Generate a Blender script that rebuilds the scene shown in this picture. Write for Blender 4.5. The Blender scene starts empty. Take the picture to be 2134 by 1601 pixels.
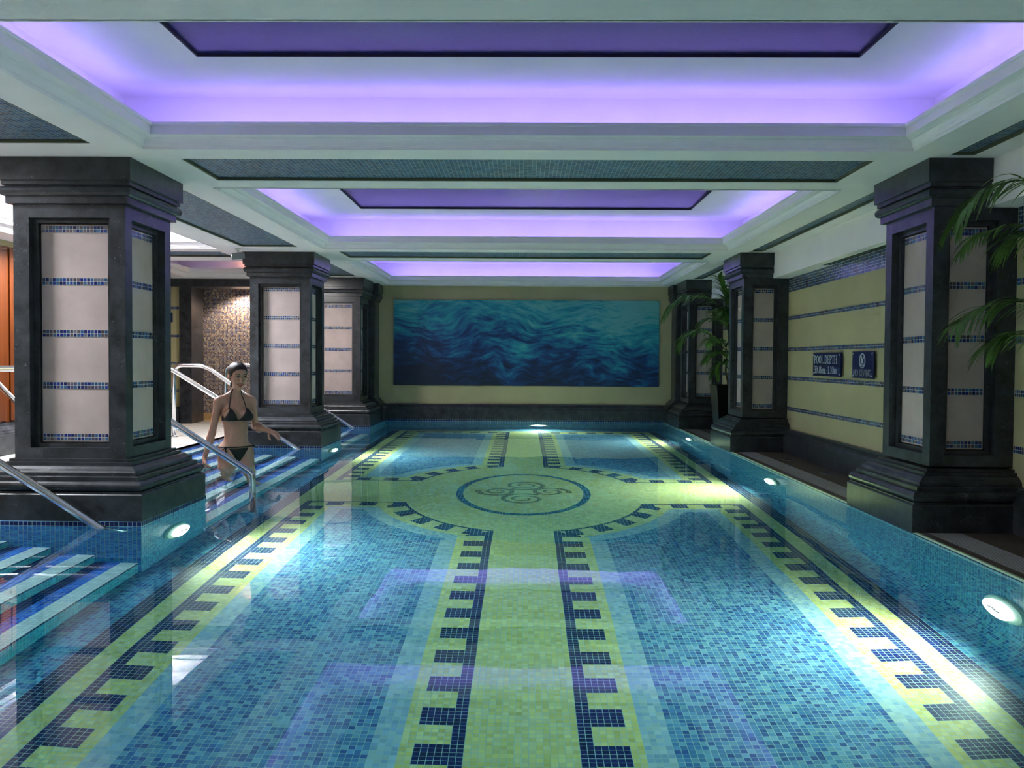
import bpy, math, random
import numpy as np
from mathutils import Vector, Matrix
random.seed(7); RNG = np.random.default_rng(11)
SC = bpy.context.scene; COL = SC.collection
PI = math.pi
U = 0.0262            # pitch of the pool mosaic
T = 0.0206            # pitch of the small wall mosaic
XW, YN, YF, DEP = 2.2, 0.9, 13.65, 1.062   # pool half width, near end, far end, depth (water level is z = 0)
ZC = 2.125            # underside of the ceiling beams
DECK = 0.010

# ------------------------------------------------------------------ object helpers
def tag(o, label=None, cat=None, group=None, kind=None):
    if label: o['label'] = label
    if cat: o['category'] = cat
    if group: o['group'] = group
    if kind: o['kind'] = kind
    return o

def empty(name, loc=(0, 0, 0), label=None, cat=None, group=None):
    o = bpy.data.objects.new(name, None); COL.objects.link(o); o.location = loc
    o.empty_display_size = 0.1
    return tag(o, label, cat, group)

def world_of(o):
    m = o.matrix_basis.copy()
    return world_of(o.parent) @ o.matrix_parent_inverse @ m if o.parent else m

def adopt(o, parent):
    if parent is not None:
        o.parent = parent; o.matrix_parent_inverse = world_of(parent).inverted()
    return o

class MB:
    def __init__(self): self.v = []; self.f = []; self.uv = {}
    def quad(self, a, b, c, d, uv=None):
        n = len(self.v); self.v += [tuple(a), tuple(b), tuple(c), tuple(d)]; self.f.append((n, n+1, n+2, n+3))
    def poly(self, pts):
        n = len(self.v); self.v += [tuple(p) for p in pts]; self.f.append(tuple(range(n, n+len(pts))))
    def box(self, x0, x1, y0, y1, z0, z1):
        n = len(self.v)
        self.v += [(x0,y0,z0),(x1,y0,z0),(x1,y1,z0),(x0,y1,z0),(x0,y0,z1),(x1,y0,z1),(x1,y1,z1),(x0,y1,z1)]
        for q in ((0,3,2,1),(4,5,6,7),(0,1,5,4),(1,2,6,5),(2,3,7,6),(3,0,4,7)): self.f.append(tuple(n+i for i in q))
        return self
    def sweep_rect(self, prof, x0, x1, y0, y1, ox=(1, 1), oy=(1, 1), cap=True):
        """profile [(offset, z)] swept round a rectangle; ox/oy switch the offset off on a side"""
        rings = []
        for o, z in prof:
            n = len(self.v)
            a, b, c, d = x0-o*ox[0], x1+o*ox[1], y0-o*oy[0], y1+o*oy[1]
            self.v += [(a,c,z),(b,c,z),(b,d,z),(a,d,z)]; rings.append(n)
        for r, s in zip(rings, rings[1:]):
            for i in range(4):
                j = (i+1) % 4; self.f.append((r+i, r+j, s+j, s+i))
        if cap:
            self.f.append((rings[0]+3, rings[0]+2, rings[0]+1, rings[0])); self.f.append(tuple(rings[-1]+i for i in range(4)))
        return self
    def sweep_line(self, prof, axis, a0, a1, pos, sgn, cap=True):
        """profile [(outward offset, z)] extruded along x or y; pos = wall plane, sgn = direction of outward"""
        n = len(self.v)
        for t in (a0, a1):
            for o, z in prof:
                self.v.append((t, pos+sgn*o, z) if axis == 'x' else (pos+sgn*o, t, z))
        m = len(prof)
        for i in range(m-1): self.f.append((n+i, n+i+1, n+m+i+1, n+m+i))
        if cap:
            self.f.append(tuple(n+i for i in range(m))); self.f.append(tuple(n+m+i for i in reversed(range(m))))
        return self
    def tube(self, pts, r, seg=12, cap=True):
        pts = [Vector(p) for p in pts]; R = r if isinstance(r, (list, tuple)) else [r]*len(pts)
        t = (pts[1]-pts[0]).normalized(); up = Vector((0,0,1)) if abs(t.z) < .9 else Vector((0,1,0))
        nrm = t.cross(up).normalized(); base = len(self.v)
        for i, p in enumerate(pts):
            if i == 0: tt = pts[1]-pts[0]
            elif i == len(pts)-1: tt = pts[-1]-pts[-2]
            else: tt = (pts[i+1]-pts[i]).normalized()+(pts[i]-pts[i-1]).normalized()
            tt.normalize(); nrm = (nrm-tt*nrm.dot(tt)).normalized(); bn = tt.cross(nrm)
            for k in range(seg):
                a = 2*PI*k/seg; self.v.append(tuple(p+(nrm*math.cos(a)+bn*math.sin(a))*R[i]))
        for i in range(len(pts)-1):
            for k in range(seg):
                a, b = base+i*seg+k, base+i*seg+(k+1) % seg
                self.f.append((a, b, b+seg, a+seg))
        if cap:
            self.f.append(tuple(base+k for k in reversed(range(seg)))); e = base+(len(pts)-1)*seg; self.f.append(tuple(e+k for k in range(seg)))
        return self
    def lathe(self, prof, org, ax, seg=32, cap=True):
        """profile [(radius, height)] turned round the axis ax through org"""
        ax = Vector(ax).normalized(); org = Vector(org); p = ax.orthogonal().normalized(); q = ax.cross(p); n = len(self.v)
        for r, h in prof:
            for k in range(seg):
                a = 2*PI*k/seg; self.v.append(tuple(org+ax*h+(p*math.cos(a)+q*math.sin(a))*r))
        for i in range(len(prof)-1):
            for k in range(seg):
                a, b = n+i*seg+k, n+i*seg+(k+1) % seg; self.f.append((a, b, b+seg, a+seg))
        if cap:
            self.f.append(tuple(n+k for k in reversed(range(seg)))); e = n+(len(prof)-1)*seg; self.f.append(tuple(e+k for k in range(seg)))
        return self
    def build(self, name, mat, parent=None, smooth=False, bevel=0):
        me = bpy.data.meshes.new(name); me.from_pydata(self.v, [], self.f); me.update()
        o = bpy.data.objects.new(name, me); COL.objects.link(o)
        if mat: me.materials.append(mat)
        if smooth: me.polygons.foreach_set('use_smooth', [True]*len(me.polygons))
        if bevel:
            b = o.modifiers.new('bevel', 'BEVEL'); b.width = bevel; b.segments = 2; b.limit_method = 'ANGLE'
        return adopt(o, parent)

def mesh_np(name, V, F, mat, parent=None, col=None, uv=None, smooth=False):
    """quads from arrays; col = one colour per face, uv = per loop"""
    V = np.asarray(V, np.float32).reshape(-1, 3); F = np.asarray(F, np.int32).reshape(-1, 4); nf = len(F)
    me = bpy.data.meshes.new(name)
    me.vertices.add(len(V)); me.vertices.foreach_set('co', V.ravel())
    me.loops.add(nf*4); me.loops.foreach_set('vertex_index', F.ravel())
    me.polygons.add(nf); me.polygons.foreach_set('loop_start', np.arange(nf, dtype=np.int32)*4)
    me.update(calc_edges=True); me.validate()
    if col is not None:
        a = me.attributes.new('Col', 'FLOAT_COLOR', 'FACE')
        a.data.foreach_set('color', np.concatenate([np.asarray(col, np.float32).reshape(-1, 3), np.ones((nf, 1), np.float32)], 1).ravel())
    if uv is not None:
        l = me.uv_layers.new(name='UVMap'); l.data.foreach_set('uv', np.asarray(uv, np.float32).ravel())
    if smooth: me.polygons.foreach_set('use_smooth', np.ones(nf, bool))
    o = bpy.data.objects.new(name, me); COL.objects.link(o)
    if mat: me.materials.append(mat)
    return adopt(o, parent)

class Grid:
    """collects parametric patches of tiles into one mesh"""
    def __init__(self): self.V = []; self.F = []; self.C = []; self.UV = []; self.n = 0
    def patch(self, P, C, I=None, J=None, flip=False):
        P = np.asarray(P, float); nu, nv = P.shape[0]-1, P.shape[1]-1
        I = np.arange(nu+1) if I is None else np.asarray(I, float); J = np.arange(nv+1) if J is None else np.asarray(J, float)
        idx = np.arange((nu+1)*(nv+1)).reshape(nu+1, nv+1)+self.n
        q = [idx[:-1,:-1], idx[1:,:-1], idx[1:,1:], idx[:-1,1:]]
        u0, v0 = np.meshgrid(I[:-1], J[:-1], indexing='ij'); u1, v1 = np.meshgrid(I[1:], J[1:], indexing='ij')
        w = [(u0,v0),(u1,v0),(u1,v1),(u0,v1)]
        if flip: q = q[::-1]; w = w[::-1]
        self.F.append(np.stack(q, -1).reshape(-1, 4)); self.V.append(P.reshape(-1, 3))
        self.UV.append(np.stack([np.stack(t, -1) for t in w], 2).reshape(-1, 2))
        self.C.append(np.asarray(C, float).reshape(-1, 3)); self.n += (nu+1)*(nv+1)
        return self
    def flat(self, org, ud, vd, nu, nv, cell, C, flip=False, cv=None):
        org, ud, vd = map(np.asarray, (org, ud, vd)); cv = cell if cv is None else cv
        a = np.arange(nu+1)[:, None, None]*cell; b = np.arange(nv+1)[None, :, None]*cv
        return self.patch(org+a*ud+b*vd, C, flip=flip)
    def build(self, name, mat, parent=None):
        return mesh_np(name, np.concatenate(self.V), np.concatenate(self.F), mat, parent, np.concatenate(self.C), np.concatenate(self.UV))

def pick(pal, shape, w=None, var=.08):
    pal = np.asarray(pal, float); w = None if w is None else np.asarray(w, float)/sum(w)
    k = RNG.choice(len(pal), size=shape, p=w)
    c = pal[k]*(1+RNG.normal(0, var, tuple(np.atleast_1d(shape))+(1,)))
    return np.clip(c, 0.002, .95)

# ------------------------------------------------------------------ materials
def M(name):
    m = bpy.data.materials.new(name); m.use_nodes = True
    return m, m.node_tree, m.node_tree.nodes['Principled BSDF']
def N(nt, kind, **kw):
    n = nt.nodes.new(kind)
    for k, v in kw.items():
        if k in n.inputs: n.inputs[k].default_value = v
        else: setattr(n, k, v)
    return n
def ramp(nt, stops):
    r = nt.nodes.new('ShaderNodeValToRGB'); e = r.color_ramp.elements
    while len(e) < len(stops): e.new(.5)
    for i, (p, c) in enumerate(stops): e[i].position = p; e[i].color = tuple(c)+(1,)
    return r
def plain(name, col, rough=.5, metal=0, spec=.5, noise=0, scale=8, bump=0, bscale=60):
    m, nt, b = M(name); L = nt.links
    b.inputs['Base Color'].default_value = tuple(col)+(1,); b.inputs['Roughness'].default_value = rough
    b.inputs['Metallic'].default_value = metal; b.inputs['Specular IOR Level'].default_value = spec
    tc = N(nt, 'ShaderNodeTexCoord')
    if noise:
        t = N(nt, 'ShaderNodeTexNoise', Scale=scale, Detail=5.0); L.new(tc.outputs['Object'], t.inputs['Vector'])
        r = ramp(nt, [(.3, [c*(1-noise) for c in col]), (.7, [min(1, c*(1+noise)) for c in col])])
        L.new(t.outputs['Fac'], r.inputs[0]); L.new(r.outputs[0], b.inputs['Base Color'])
    if bump:
        t = N(nt, 'ShaderNodeTexNoise', Scale=bscale, Detail=3.0); L.new(tc.outputs['Object'], t.inputs['Vector'])
        bp = N(nt, 'ShaderNodeBump', Strength=bump, Distance=.004); L.new(t.outputs['Fac'], bp.inputs['Height']); L.new(bp.outputs[0], b.inputs['Normal'])
    return m
def emis(name, col, s):
    m, nt, b = M(name); b.inputs['Base Color'].default_value = (.8,.8,.8,1)
    b.inputs['Emission Color'].default_value = tuple(col)+(1,); b.inputs['Emission Strength'].default_value = s
    return m
def mosaic(name, grout, g, rough=.25, spec=.4):
    m, nt, b = M(name); L = nt.links
    at = N(nt, 'ShaderNodeAttribute', attribute_name='Col'); uv = N(nt, 'ShaderNodeUVMap', uv_map='UVMap'); sp = N(nt, 'ShaderNodeSeparateXYZ')
    L.new(uv.outputs[0], sp.inputs[0]); o = []
    for k in range(2):
        a = N(nt, 'ShaderNodeMath', operation='FRACT'); L.new(sp.outputs[k], a.inputs[0])
        c = N(nt, 'ShaderNodeMath', operation='SUBTRACT'); c.inputs[1].default_value = .5; L.new(a.outputs[0], c.inputs[0])
        d = N(nt, 'ShaderNodeMath', operation='ABSOLUTE'); L.new(c.outputs[0], d.inputs[0]); o.append(d)
    mx = N(nt, 'ShaderNodeMath', operation='MAXIMUM'); L.new(o[0].outputs[0], mx.inputs[0]); L.new(o[1].outputs[0], mx.inputs[1])
    gt = N(nt, 'ShaderNodeMath', operation='GREATER_THAN'); gt.inputs[1].default_value = .5-g; L.new(mx.outputs[0], gt.inputs[0])
    mix = N(nt, 'ShaderNodeMix', data_type='RGBA'); mix.inputs['B'].default_value = tuple(grout)+(1,)
    L.new(gt.outputs[0], mix.inputs['Factor']); L.new(at.outputs['Color'], mix.inputs['A']); L.new(mix.outputs['Result'], b.inputs['Base Color'])
    b.inputs['Roughness'].default_value = rough; b.inputs['Specular IOR Level'].default_value = spec
    return m
def marble(name, base, vein, rough=.28, amount=.5):
    m, nt, b = M(name); L = nt.links; tc = N(nt, 'ShaderNodeTexCoord')
    w = N(nt, 'ShaderNodeTexNoise', Scale=2.2, Detail=6.0, Roughness=.65); L.new(tc.outputs['Object'], w.inputs['Vector'])
    add = N(nt, 'ShaderNodeMix', data_type='RGBA', blend_type='LINEAR_LIGHT'); add.inputs['Factor'].default_value = .22
    L.new(tc.outputs['Object'], add.inputs['A']); L.new(w.outputs['Color'], add.inputs['B'])
    v = N(nt, 'ShaderNodeTexVoronoi', Scale=5.5, feature='DISTANCE_TO_EDGE'); L.new(add.outputs['Result'], v.inputs['Vector'])
    r = ramp(nt, [(0, (1,1,1)), (.009, (0,0,0))]); L.new(v.outputs['Distance'], r.inputs[0])
    n2 = N(nt, 'ShaderNodeTexNoise', Scale=5.0, Detail=4.0); L.new(tc.outputs['Object'], n2.inputs['Vector'])
    r2 = ramp(nt, [(.54, (0,0,0)), (.74, (amount,)*3)]); L.new(n2.outputs['Fac'], r2.inputs[0])
    mul = N(nt, 'ShaderNodeMath', operation='MULTIPLY'); L.new(r.outputs[0], mul.inputs[0]); L.new(r2.outputs[0], mul.inputs[1])
    n3 = N(nt, 'ShaderNodeTexNoise', Scale=9.0, Detail=8.0, Roughness=.7); L.new(tc.outputs['Object'], n3.inputs['Vector'])
    rb = ramp(nt, [(.32, [c*.35 for c in base]), (.68, [c*2.2 for c in base])]); L.new(n3.outputs['Fac'], rb.inputs[0])
    fl = N(nt, 'ShaderNodeTexNoise', Scale=55.0, Detail=2.0); L.new(tc.outputs['Object'], fl.inputs['Vector'])
    rf = ramp(nt, [(.70, (0,0,0)), (.78, (.35,)*3)]); L.new(fl.outputs['Fac'], rf.inputs[0])
    ad = N(nt, 'ShaderNodeMath', operation='MAXIMUM'); L.new(mul.outputs[0], ad.inputs[0]); L.new(rf.outputs[0], ad.inputs[1])
    mix = N(nt, 'ShaderNodeMix', data_type='RGBA'); mix.inputs['B'].default_value = tuple(vein)+(1,)
    L.new(ad.outputs[0], mix.inputs['Factor']); L.new(rb.outputs[0], mix.inputs['A']); L.new(mix.outputs['Result'], b.inputs['Base Color'])
    b.inputs['Roughness'].default_value = rough; b.inputs['Specular IOR Level'].default_value = .5
    return m

PLASTER = plain('white_plaster', (.84,.79,.82), .8, spec=.2, noise=.03, scale=3, bump=.15, bscale=90)
TRIMW = plain('white_cornice_paint', (.82,.79,.81), .6, spec=.3, noise=.02, scale=6)
CREAM = plain('cream_wall', (.46,.41,.24), .7, spec=.25, noise=.07, scale=2.2, bump=.2, bscale=70)
STONE = plain('beige_limestone', (.48,.385,.36), .5, spec=.3, noise=.10, scale=6, bump=.1, bscale=40)
MARBLE = marble('dark_marble', (.024,.027,.032), (.45,.50,.52), .3, .5)
BROWN = plain('dark_brown_stone', (.085,.065,.05), .45, noise=.25, scale=30)
GRATE = None
STEEL = plain('brushed_steel', (.72,.73,.75), .22, metal=1, noise=.05, scale=40)
DARKPANEL = plain('dark_blue_panel', (.014,.011,.115), .28, spec=.6, noise=.15, scale=60, bump=.25, bscale=180)
DARKEDGE = plain('dark_edge', (.012,.012,.02), .5)
OLIVE = plain('olive_frame', (.10,.11,.07), .6)
LED = emis('violet_led', (.33,.27,1.0), 25)
LEDW = emis('lavender_led', (.58,.46,1.0), 3)
LAMP = emis('pool_lamp_glass', (1.0,.93,.78), 9); LAMP.cycles.emission_sampling = 'NONE'
PLATE = plain('pale_green_plastic', (.45,.62,.55), .4)
POOLT = mosaic('pool_mosaic', (.38,.55,.50), .045, .35, .25)
WALLT = mosaic('wall_mosaic', (.55,.55,.50), .06, .2, .5)
CEILT = mosaic('ceiling_mosaic', (.48,.52,.50), .045, .45, .3)
WARMT = mosaic('warm_mosaic', (.50,.46,.42), .075, .3, .4)
DECKM = plain('pale_deck_stone', (.50,.47,.43), .45, noise=.05, scale=5)
TANT = plain('tan_tile', (.50,.36,.18), .5, noise=.1, scale=10)
WOOD, nt, b = M('orange_wood')
_tc = N(nt, 'ShaderNodeTexCoord'); _mp = N(nt, 'ShaderNodeMapping'); _mp.inputs['Scale'].default_value = (14, 14, .8)
_no = N(nt, 'ShaderNodeTexNoise', Scale=2.0, Detail=6.0); _r = ramp(nt, [(.3, (.06,.011,.001)), (.7, (.13,.030,.003))])
nt.links.new(_tc.outputs['Object'], _mp.inputs[0]); nt.links.new(_mp.outputs[0], _no.inputs['Vector']); nt.links.new(_no.outputs['Fac'], _r.inputs[0]); nt.links.new(_r.outputs[0], b.inputs['Base Color'])
b.inputs['Roughness'].default_value = .35
SKIN, nt, b = M('skin'); b.inputs['Base Color'].default_value = (.60,.36,.27,1); b.inputs['Roughness'].default_value = .42
b.inputs['Subsurface Weight'].default_value = .0
_tc = N(nt, 'ShaderNodeTexCoord'); _no = N(nt, 'ShaderNodeTexNoise', Scale=5.0, Detail=3.0); _r = ramp(nt, [(.3, (.42,.22,.155)), (.7, (.49,.27,.195))])
nt.links.new(_tc.outputs['Object'], _no.inputs['Vector']); nt.links.new(_no.outputs['Fac'], _r.inputs[0]); nt.links.new(_r.outputs[0], b.inputs['Base Color'])
HAIRM, nt, b = M('dark_brown_hair'); b.inputs['Base Color'].default_value = (.014,.009,.007,1); b.inputs['Roughness'].default_value = .42
_tc = N(nt, 'ShaderNodeTexCoord'); _mp = N(nt, 'ShaderNodeMapping'); _mp.inputs['Scale'].default_value = (260, 40, 120); _no = N(nt, 'ShaderNodeTexNoise', Scale=1.0, Detail=3.0)
nt.links.new(_tc.outputs['Object'], _mp.inputs[0]); nt.links.new(_mp.outputs[0], _no.inputs['Vector'])
_bp = N(nt, 'ShaderNodeBump', Strength=.9, Distance=.004); nt.links.new(_no.outputs['Fac'], _bp.inputs['Height']); nt.links.new(_bp.outputs[0], b.inputs['Normal'])
CLOTH = plain('black_swimwear', (.008,.008,.010), .6)
EYEW = plain('eye_white', (.65,.62,.6), .2); IRIS = plain('dark_iris', (.02,.012,.008), .1); LIPS = plain('red_lips', (.42,.08,.07), .3)
LEAF = plain('palm_leaf', (.10,.22,.04), .42, noise=.35, scale=9)
STEMM = plain('palm_stem', (.09,.10,.03), .5, noise=.3, scale=20)
TRUNK = plain('brown_cane', (.10,.06,.025), .7, noise=.3, scale=40)
POTM = plain('black_glazed_pot', (.008,.007,.007), .25, spec=.5)
SOIL = plain('dark_soil', (.03,.02,.012), .9, noise=.4, scale=60)
NAVY = plain('navy_sign', (.004,.009,.075), .4, spec=.25)
SILVER = plain('silver_lettering', (.55,.60,.66), .35)
BLACK = plain('black_rubber', (.008,.008,.008), .5)
WHITEP = plain('white_plastic', (.65,.66,.66), .4)
GREYP = plain('grey_metal', (.25,.26,.28), .35, metal=.6)
# water: one refracting surface with a faint ripple
WATER, nt, b = M('pool_water'); nt.nodes.remove(b)
gl = N(nt, 'ShaderNodeBsdfGlass'); gl.inputs['IOR'].default_value = 1.33; gl.inputs['Roughness'].default_value = 0.0; gl.inputs['Color'].default_value = (.97,1,1,1)
tc = N(nt, 'ShaderNodeTexCoord'); mp = N(nt, 'ShaderNodeMapping'); mp.inputs['Scale'].default_value = (.8, .45, 1)
n1 = N(nt, 'ShaderNodeTexNoise', Scale=1.6, Detail=2.0); n2 = N(nt, 'ShaderNodeTexNoise', Scale=9.0, Detail=1.0)
nt.links.new(tc.outputs['Object'], mp.inputs[0]); nt.links.new(mp.outputs[0], n1.inputs['Vector']); nt.links.new(mp.outputs[0], n2.inputs['Vector'])
mm = N(nt, 'ShaderNodeMath', operation='MULTIPLY_ADD'); mm.inputs[1].default_value = .06; nt.links.new(n2.outputs['Fac'], mm.inputs[0]); nt.links.new(n1.outputs['Fac'], mm.inputs[2])
bp = N(nt, 'ShaderNodeBump', Strength=.35, Distance=.010); nt.links.new(mm.outputs[0], bp.inputs['Height']); nt.links.new(bp.outputs[0], gl.inputs['Normal'])
nt.links.new(gl.outputs[0], nt.nodes['Material Output'].inputs['Surface'])
va = N(nt, 'ShaderNodeVolumeAbsorption', Density=.27); va.inputs['Color'].default_value = (0, .80, .95, 1); nt.links.new(va.outputs[0], nt.nodes['Material Output'].inputs['Volume'])
# grating: fine dark slots
GRATE, nt, b = M('overflow_grating_plastic'); tc = N(nt, 'ShaderNodeTexCoord'); wv = N(nt, 'ShaderNodeTexBrick', Scale=1.0)
wv.inputs['Color1'].default_value = (.55,.55,.54,1); wv.inputs['Color2'].default_value = (.48,.48,.47,1); wv.inputs['Mortar'].default_value = (.05,.05,.05,1)
wv.inputs['Brick Width'].default_value = .018; wv.inputs['Row Height'].default_value = .012; wv.inputs['Mortar Size'].default_value = .002; wv.offset = 0
nt.links.new(tc.outputs['Object'], wv.inputs['Vector']); nt.links.new(wv.outputs['Color'], b.inputs['Base Color'])
# painted mural of an underwater swell
MURAL, nt, b = M('mural_paint'); L = nt.links
tc = N(nt, 'ShaderNodeTexCoord'); sep = N(nt, 'ShaderNodeSeparateXYZ'); L.new(tc.outputs['Object'], sep.inputs[0])
wn = N(nt, 'ShaderNodeTexNoise', Scale=.9, Detail=2.0); L.new(tc.outputs['Object'], wn.inputs['Vector'])
wp = N(nt, 'ShaderNodeMix', data_type='RGBA', blend_type='LINEAR_LIGHT'); wp.inputs['Factor'].default_value = .45; L.new(tc.outputs['Object'], wp.inputs['A']); L.new(wn.outputs['Color'], wp.inputs['B'])
mp = N(nt, 'ShaderNodeMapping'); mp.inputs['Rotation'].default_value = (0, .38, 0); mp.inputs['Scale'].default_value = (1.5, 1, 7.0); L.new(wp.outputs['Result'], mp.inputs[0])
f1 = N(nt, 'ShaderNodeTexNoise', Scale=1.3, Detail=7.0, Roughness=.62); L.new(mp.outputs[0], f1.inputs['Vector'])
mp2 = N(nt, 'ShaderNodeMapping'); mp2.inputs['Rotation'].default_value = (0, .62, 0); mp2.inputs['Scale'].default_value = (2.6, 1, 11.0); L.new(wp.outputs['Result'], mp2.inputs[0])
f2 = N(nt, 'ShaderNodeTexNoise', Scale=2.0, Detail=5.0, Roughness=.6); L.new(mp2.outputs[0], f2.inputs['Vector'])
f3 = N(nt, 'ShaderNodeTexNoise', Scale=1.1, Detail=2.0); L.new(tc.outputs['Object'], f3.inputs['Vector'])
gz = N(nt, 'ShaderNodeMath', operation='MULTIPLY_ADD'); gz.inputs[1].default_value = .44; gz.inputs[2].default_value = -.52; L.new(sep.outputs['Z'], gz.inputs[0])
gx = N(nt, 'ShaderNodeMath', operation='MULTIPLY_ADD'); gx.inputs[1].default_value = .05; L.new(sep.outputs['X'], gx.inputs[0]); L.new(gz.outputs[0], gx.inputs[2])
fa = N(nt, 'ShaderNodeMath', operation='MULTIPLY_ADD'); fa.inputs[1].default_value = .85; L.new(f1.outputs['Fac'], fa.inputs[0]); L.new(gx.outputs[0], fa.inputs[2])
fb = N(nt, 'ShaderNodeMath', operation='MULTIPLY_ADD'); fb.inputs[1].default_value = .75; L.new(f2.outputs['Fac'], fb.inputs[0]); L.new(fa.outputs[0], fb.inputs[2])
fs = N(nt, 'ShaderNodeMath', operation='MULTIPLY_ADD'); fs.inputs[1].default_value = .60; L.new(f3.outputs['Fac'], fs.inputs[0]); L.new(fb.outputs[0], fs.inputs[2])
rm = ramp(nt, [(.26, (.001,.014,.045)), (.42, (.001,.026,.11)), (.52, (.002,.07,.22)), (.63, (.005,.18,.32)), (.76, (.014,.33,.40)), (.95, (.13,.46,.46))])
L.new(fs.outputs[0], rm.inputs[0]); L.new(rm.outputs[0], b.inputs['Base Color']); b.inputs['Roughness'].default_value = .5
# ------------------------------------------------------------------ pool floor pattern
YCEN = 7.56
NAVYT = np.array([(.006,.014,.10), (.010,.022,.13), (.008,.016,.075), (.014,.020,.12)])
YEL = np.array([(.66,.62,.20), (.63,.60,.22), (.68,.65,.27), (.61,.56,.17), (.64,.63,.31)])
PALE = np.array([(.30,.46,.58), (.36,.52,.60), (.25,.40,.56), (.40,.54,.56)])
FIELD = np.array([(.075,.22,.44), (.12,.30,.50), (.055,.16,.40), (.18,.38,.52), (.04,.11,.33), (.09,.25,.46)])
SIDE = np.array([(.05,.25,.45), (.07,.31,.50), (.04,.18,.40), (.10,.36,.50), (.03,.13,.34)])
RING = np.array([(.02,.10,.20), (.03,.18,.26), (.01,.06,.15)])
GOLD = np.array([(.26,.22,.07), (.20,.17,.05)])

def floor_class(X, Y):
    """0 yellow 1 navy 2 pale 3 field 4 side 5 ring 6 gold; X, Y in metres at cell centres"""
    x = np.abs(X)/U; y = (Y-YCEN)/U; ay_ = np.abs(y)
    c = np.zeros(X.shape, int)
    A, B = 38.7, 58.1
    F = (x/A)**2+(y/B)**2-1; G = 2*np.sqrt((x/A**2)**2+(y/B**2)**2)+1e-6
    ae = F/G
    ax, bx, ay, by = x-8, 67-x, ay_-20, 204-ay_
    D = np.stack([ax, bx, ay, by, ae]); d = D.min(0); k = D.argmin(0)
    w = np.array([2, 2, 1, 1, 1])[k]
    ph = np.where(y < 0, 8.0, 6.0)
    t = np.where(k <= 1, np.mod(ay_-ph, 10), np.where(k <= 3, np.mod(x-5, 10), np.mod(np.arctan2(y/B, x/A)*48+2, 10)))
    inside = d >= 0
    e = d-w
    c = np.where(inside & (d < w), 1, c)
    c = np.where(inside & (e >= 0) & (e < 5) & (t < 5), 1, c)
    c = np.where(inside & (e >= 7) & (e < 11), 2, c)
    c = np.where(inside & (e >= 11), 3, c)
    c = np.where((x >= 71) & (x < 75) & (ay_ < 208), 1, c)
    c = np.where((x >= 75) | (ay_ > 209), 4, c)
    r1 = (x/22.1)**2+(y/38.1)**2; r2 = (x/19.8)**2+(y/35.4)**2
    c = np.where((r1 < 1) & (r2 > 1), 5, c)
    # four scrolls of the central emblem
    for cx, cy, R, ph0 in ((0, 12.5, 7.6, -2.2), (0, -12.5, 7.6, .9), (8.6, .4, 6.6, -.3), (-8.6, .4, 6.6, 2.8)):
        dx, dy = X/U-cx, y-cy
        r = np.hypot(dx, dy*.85); th = np.mod(np.arctan2(dy*.85, dx)-ph0, 2*PI)/(2*PI)
        for turn in range(2):
            q = th+turn; rs = R-3.1*q; c = np.where((np.abs(r-rs) < .95-.28*q) & (rs > .6), 6, c)
    return c

def class_colour(c, rnd):
    out = np.zeros(c.shape+(3,))
    pal = {0: (YEL, None), 1: (NAVYT, None), 2: (PALE, None), 3: (FIELD, None), 4: (SIDE, None), 5: (RING, None), 6: (GOLD, None)}
    for k, (p, _) in pal.items():
        m = c == k
        out[m] = p[(rnd[m]*997 % len(p)).astype(int)]*(0.88+.24*np.mod(rnd[m]*31.7, 1))[:, None]
    return out

ni = 84; J0, J1 = int(round((YN-YCEN)/U)), int(round((YF-YCEN)/U))
rnd_tiles = RNG.random((2*ni, J1-J0))
COVE_I = 76          # the floor turns up into a cove from here
g = Grid()
def floor_patch(i0, i1, j0, j1, sub=1):
    I = np.linspace(i0, i1, (i1-i0)*sub+1); J = np.linspace(j0, j1, (j1-j0)*sub+1)
    P = np.zeros((len(I), len(J), 3)); P[..., 0] = I[:, None]*U; P[..., 1] = YCEN+J[None, :]*U; P[..., 2] = -DEP
    ci, cj = (I[:-1]+I[1:])/2, (J[:-1]+J[1:])/2
    XX, YY = np.meshgrid(ci*U, YCEN+cj*U, indexing='ij')
    r = rnd_tiles[np.floor(ci).astype(int)[:, None]+ni, np.floor(cj).astype(int)[None, :]-J0]
    g.patch(P, class_colour(floor_class(XX, YY), r), I, J)
jb = 204
ra, rb = -64, 64
floor_patch(-COVE_I, COVE_I, J0, ra); floor_patch(-COVE_I, -42, ra, rb); floor_patch(42, COVE_I, ra, rb)
floor_patch(-42, 42, ra, rb, 4); floor_patch(-COVE_I, COVE_I, rb, J1-8)
floor_patch(-ni, -COVE_I, J0, J1-8)
# right and far walls rise from the floor through a cove
def cove_profile(a0, a1, zt):
    """points (distance from wall, z) spaced one tile apart, from the flat floor up to zt"""
    R = a0; pts = [(a0, -DEP)]; arc = R*PI/2; n = max(2, int(round(arc/U)))
    for k in range(1, n+1):
        t = k/n*PI/2; pts.append((R-R*math.sin(t), -DEP+R-R*math.cos(t)))
    m = int(round((zt-pts[-1][1])/U)); z0 = pts[-1][1]
    for k in range(1, m+1): pts.append((0, z0+(zt-z0)*k/m))
    return pts
prof = cove_profile(XW-COVE_I*U, 0, .006); npf = len(prof)-1
def wall_colours(n, m, top=1, pal=SIDE):
    c = pick(pal, (n, m), var=.12)
    if top: c[:, -top:] = pick(NAVYT, (n, top))
    return c
ys = np.arange(J0, J1+1)*U+YCEN; ys[-1] = YF
P = np.zeros((len(ys), npf+1, 3)); P[..., 1] = ys[:, None]; P[..., 0] = XW-np.array([p[0] for p in prof])[None]; P[..., 2] = np.array([p[1] for p in prof])[None]
g.patch(P, wall_colours(len(ys)-1, npf), flip=True)
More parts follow.
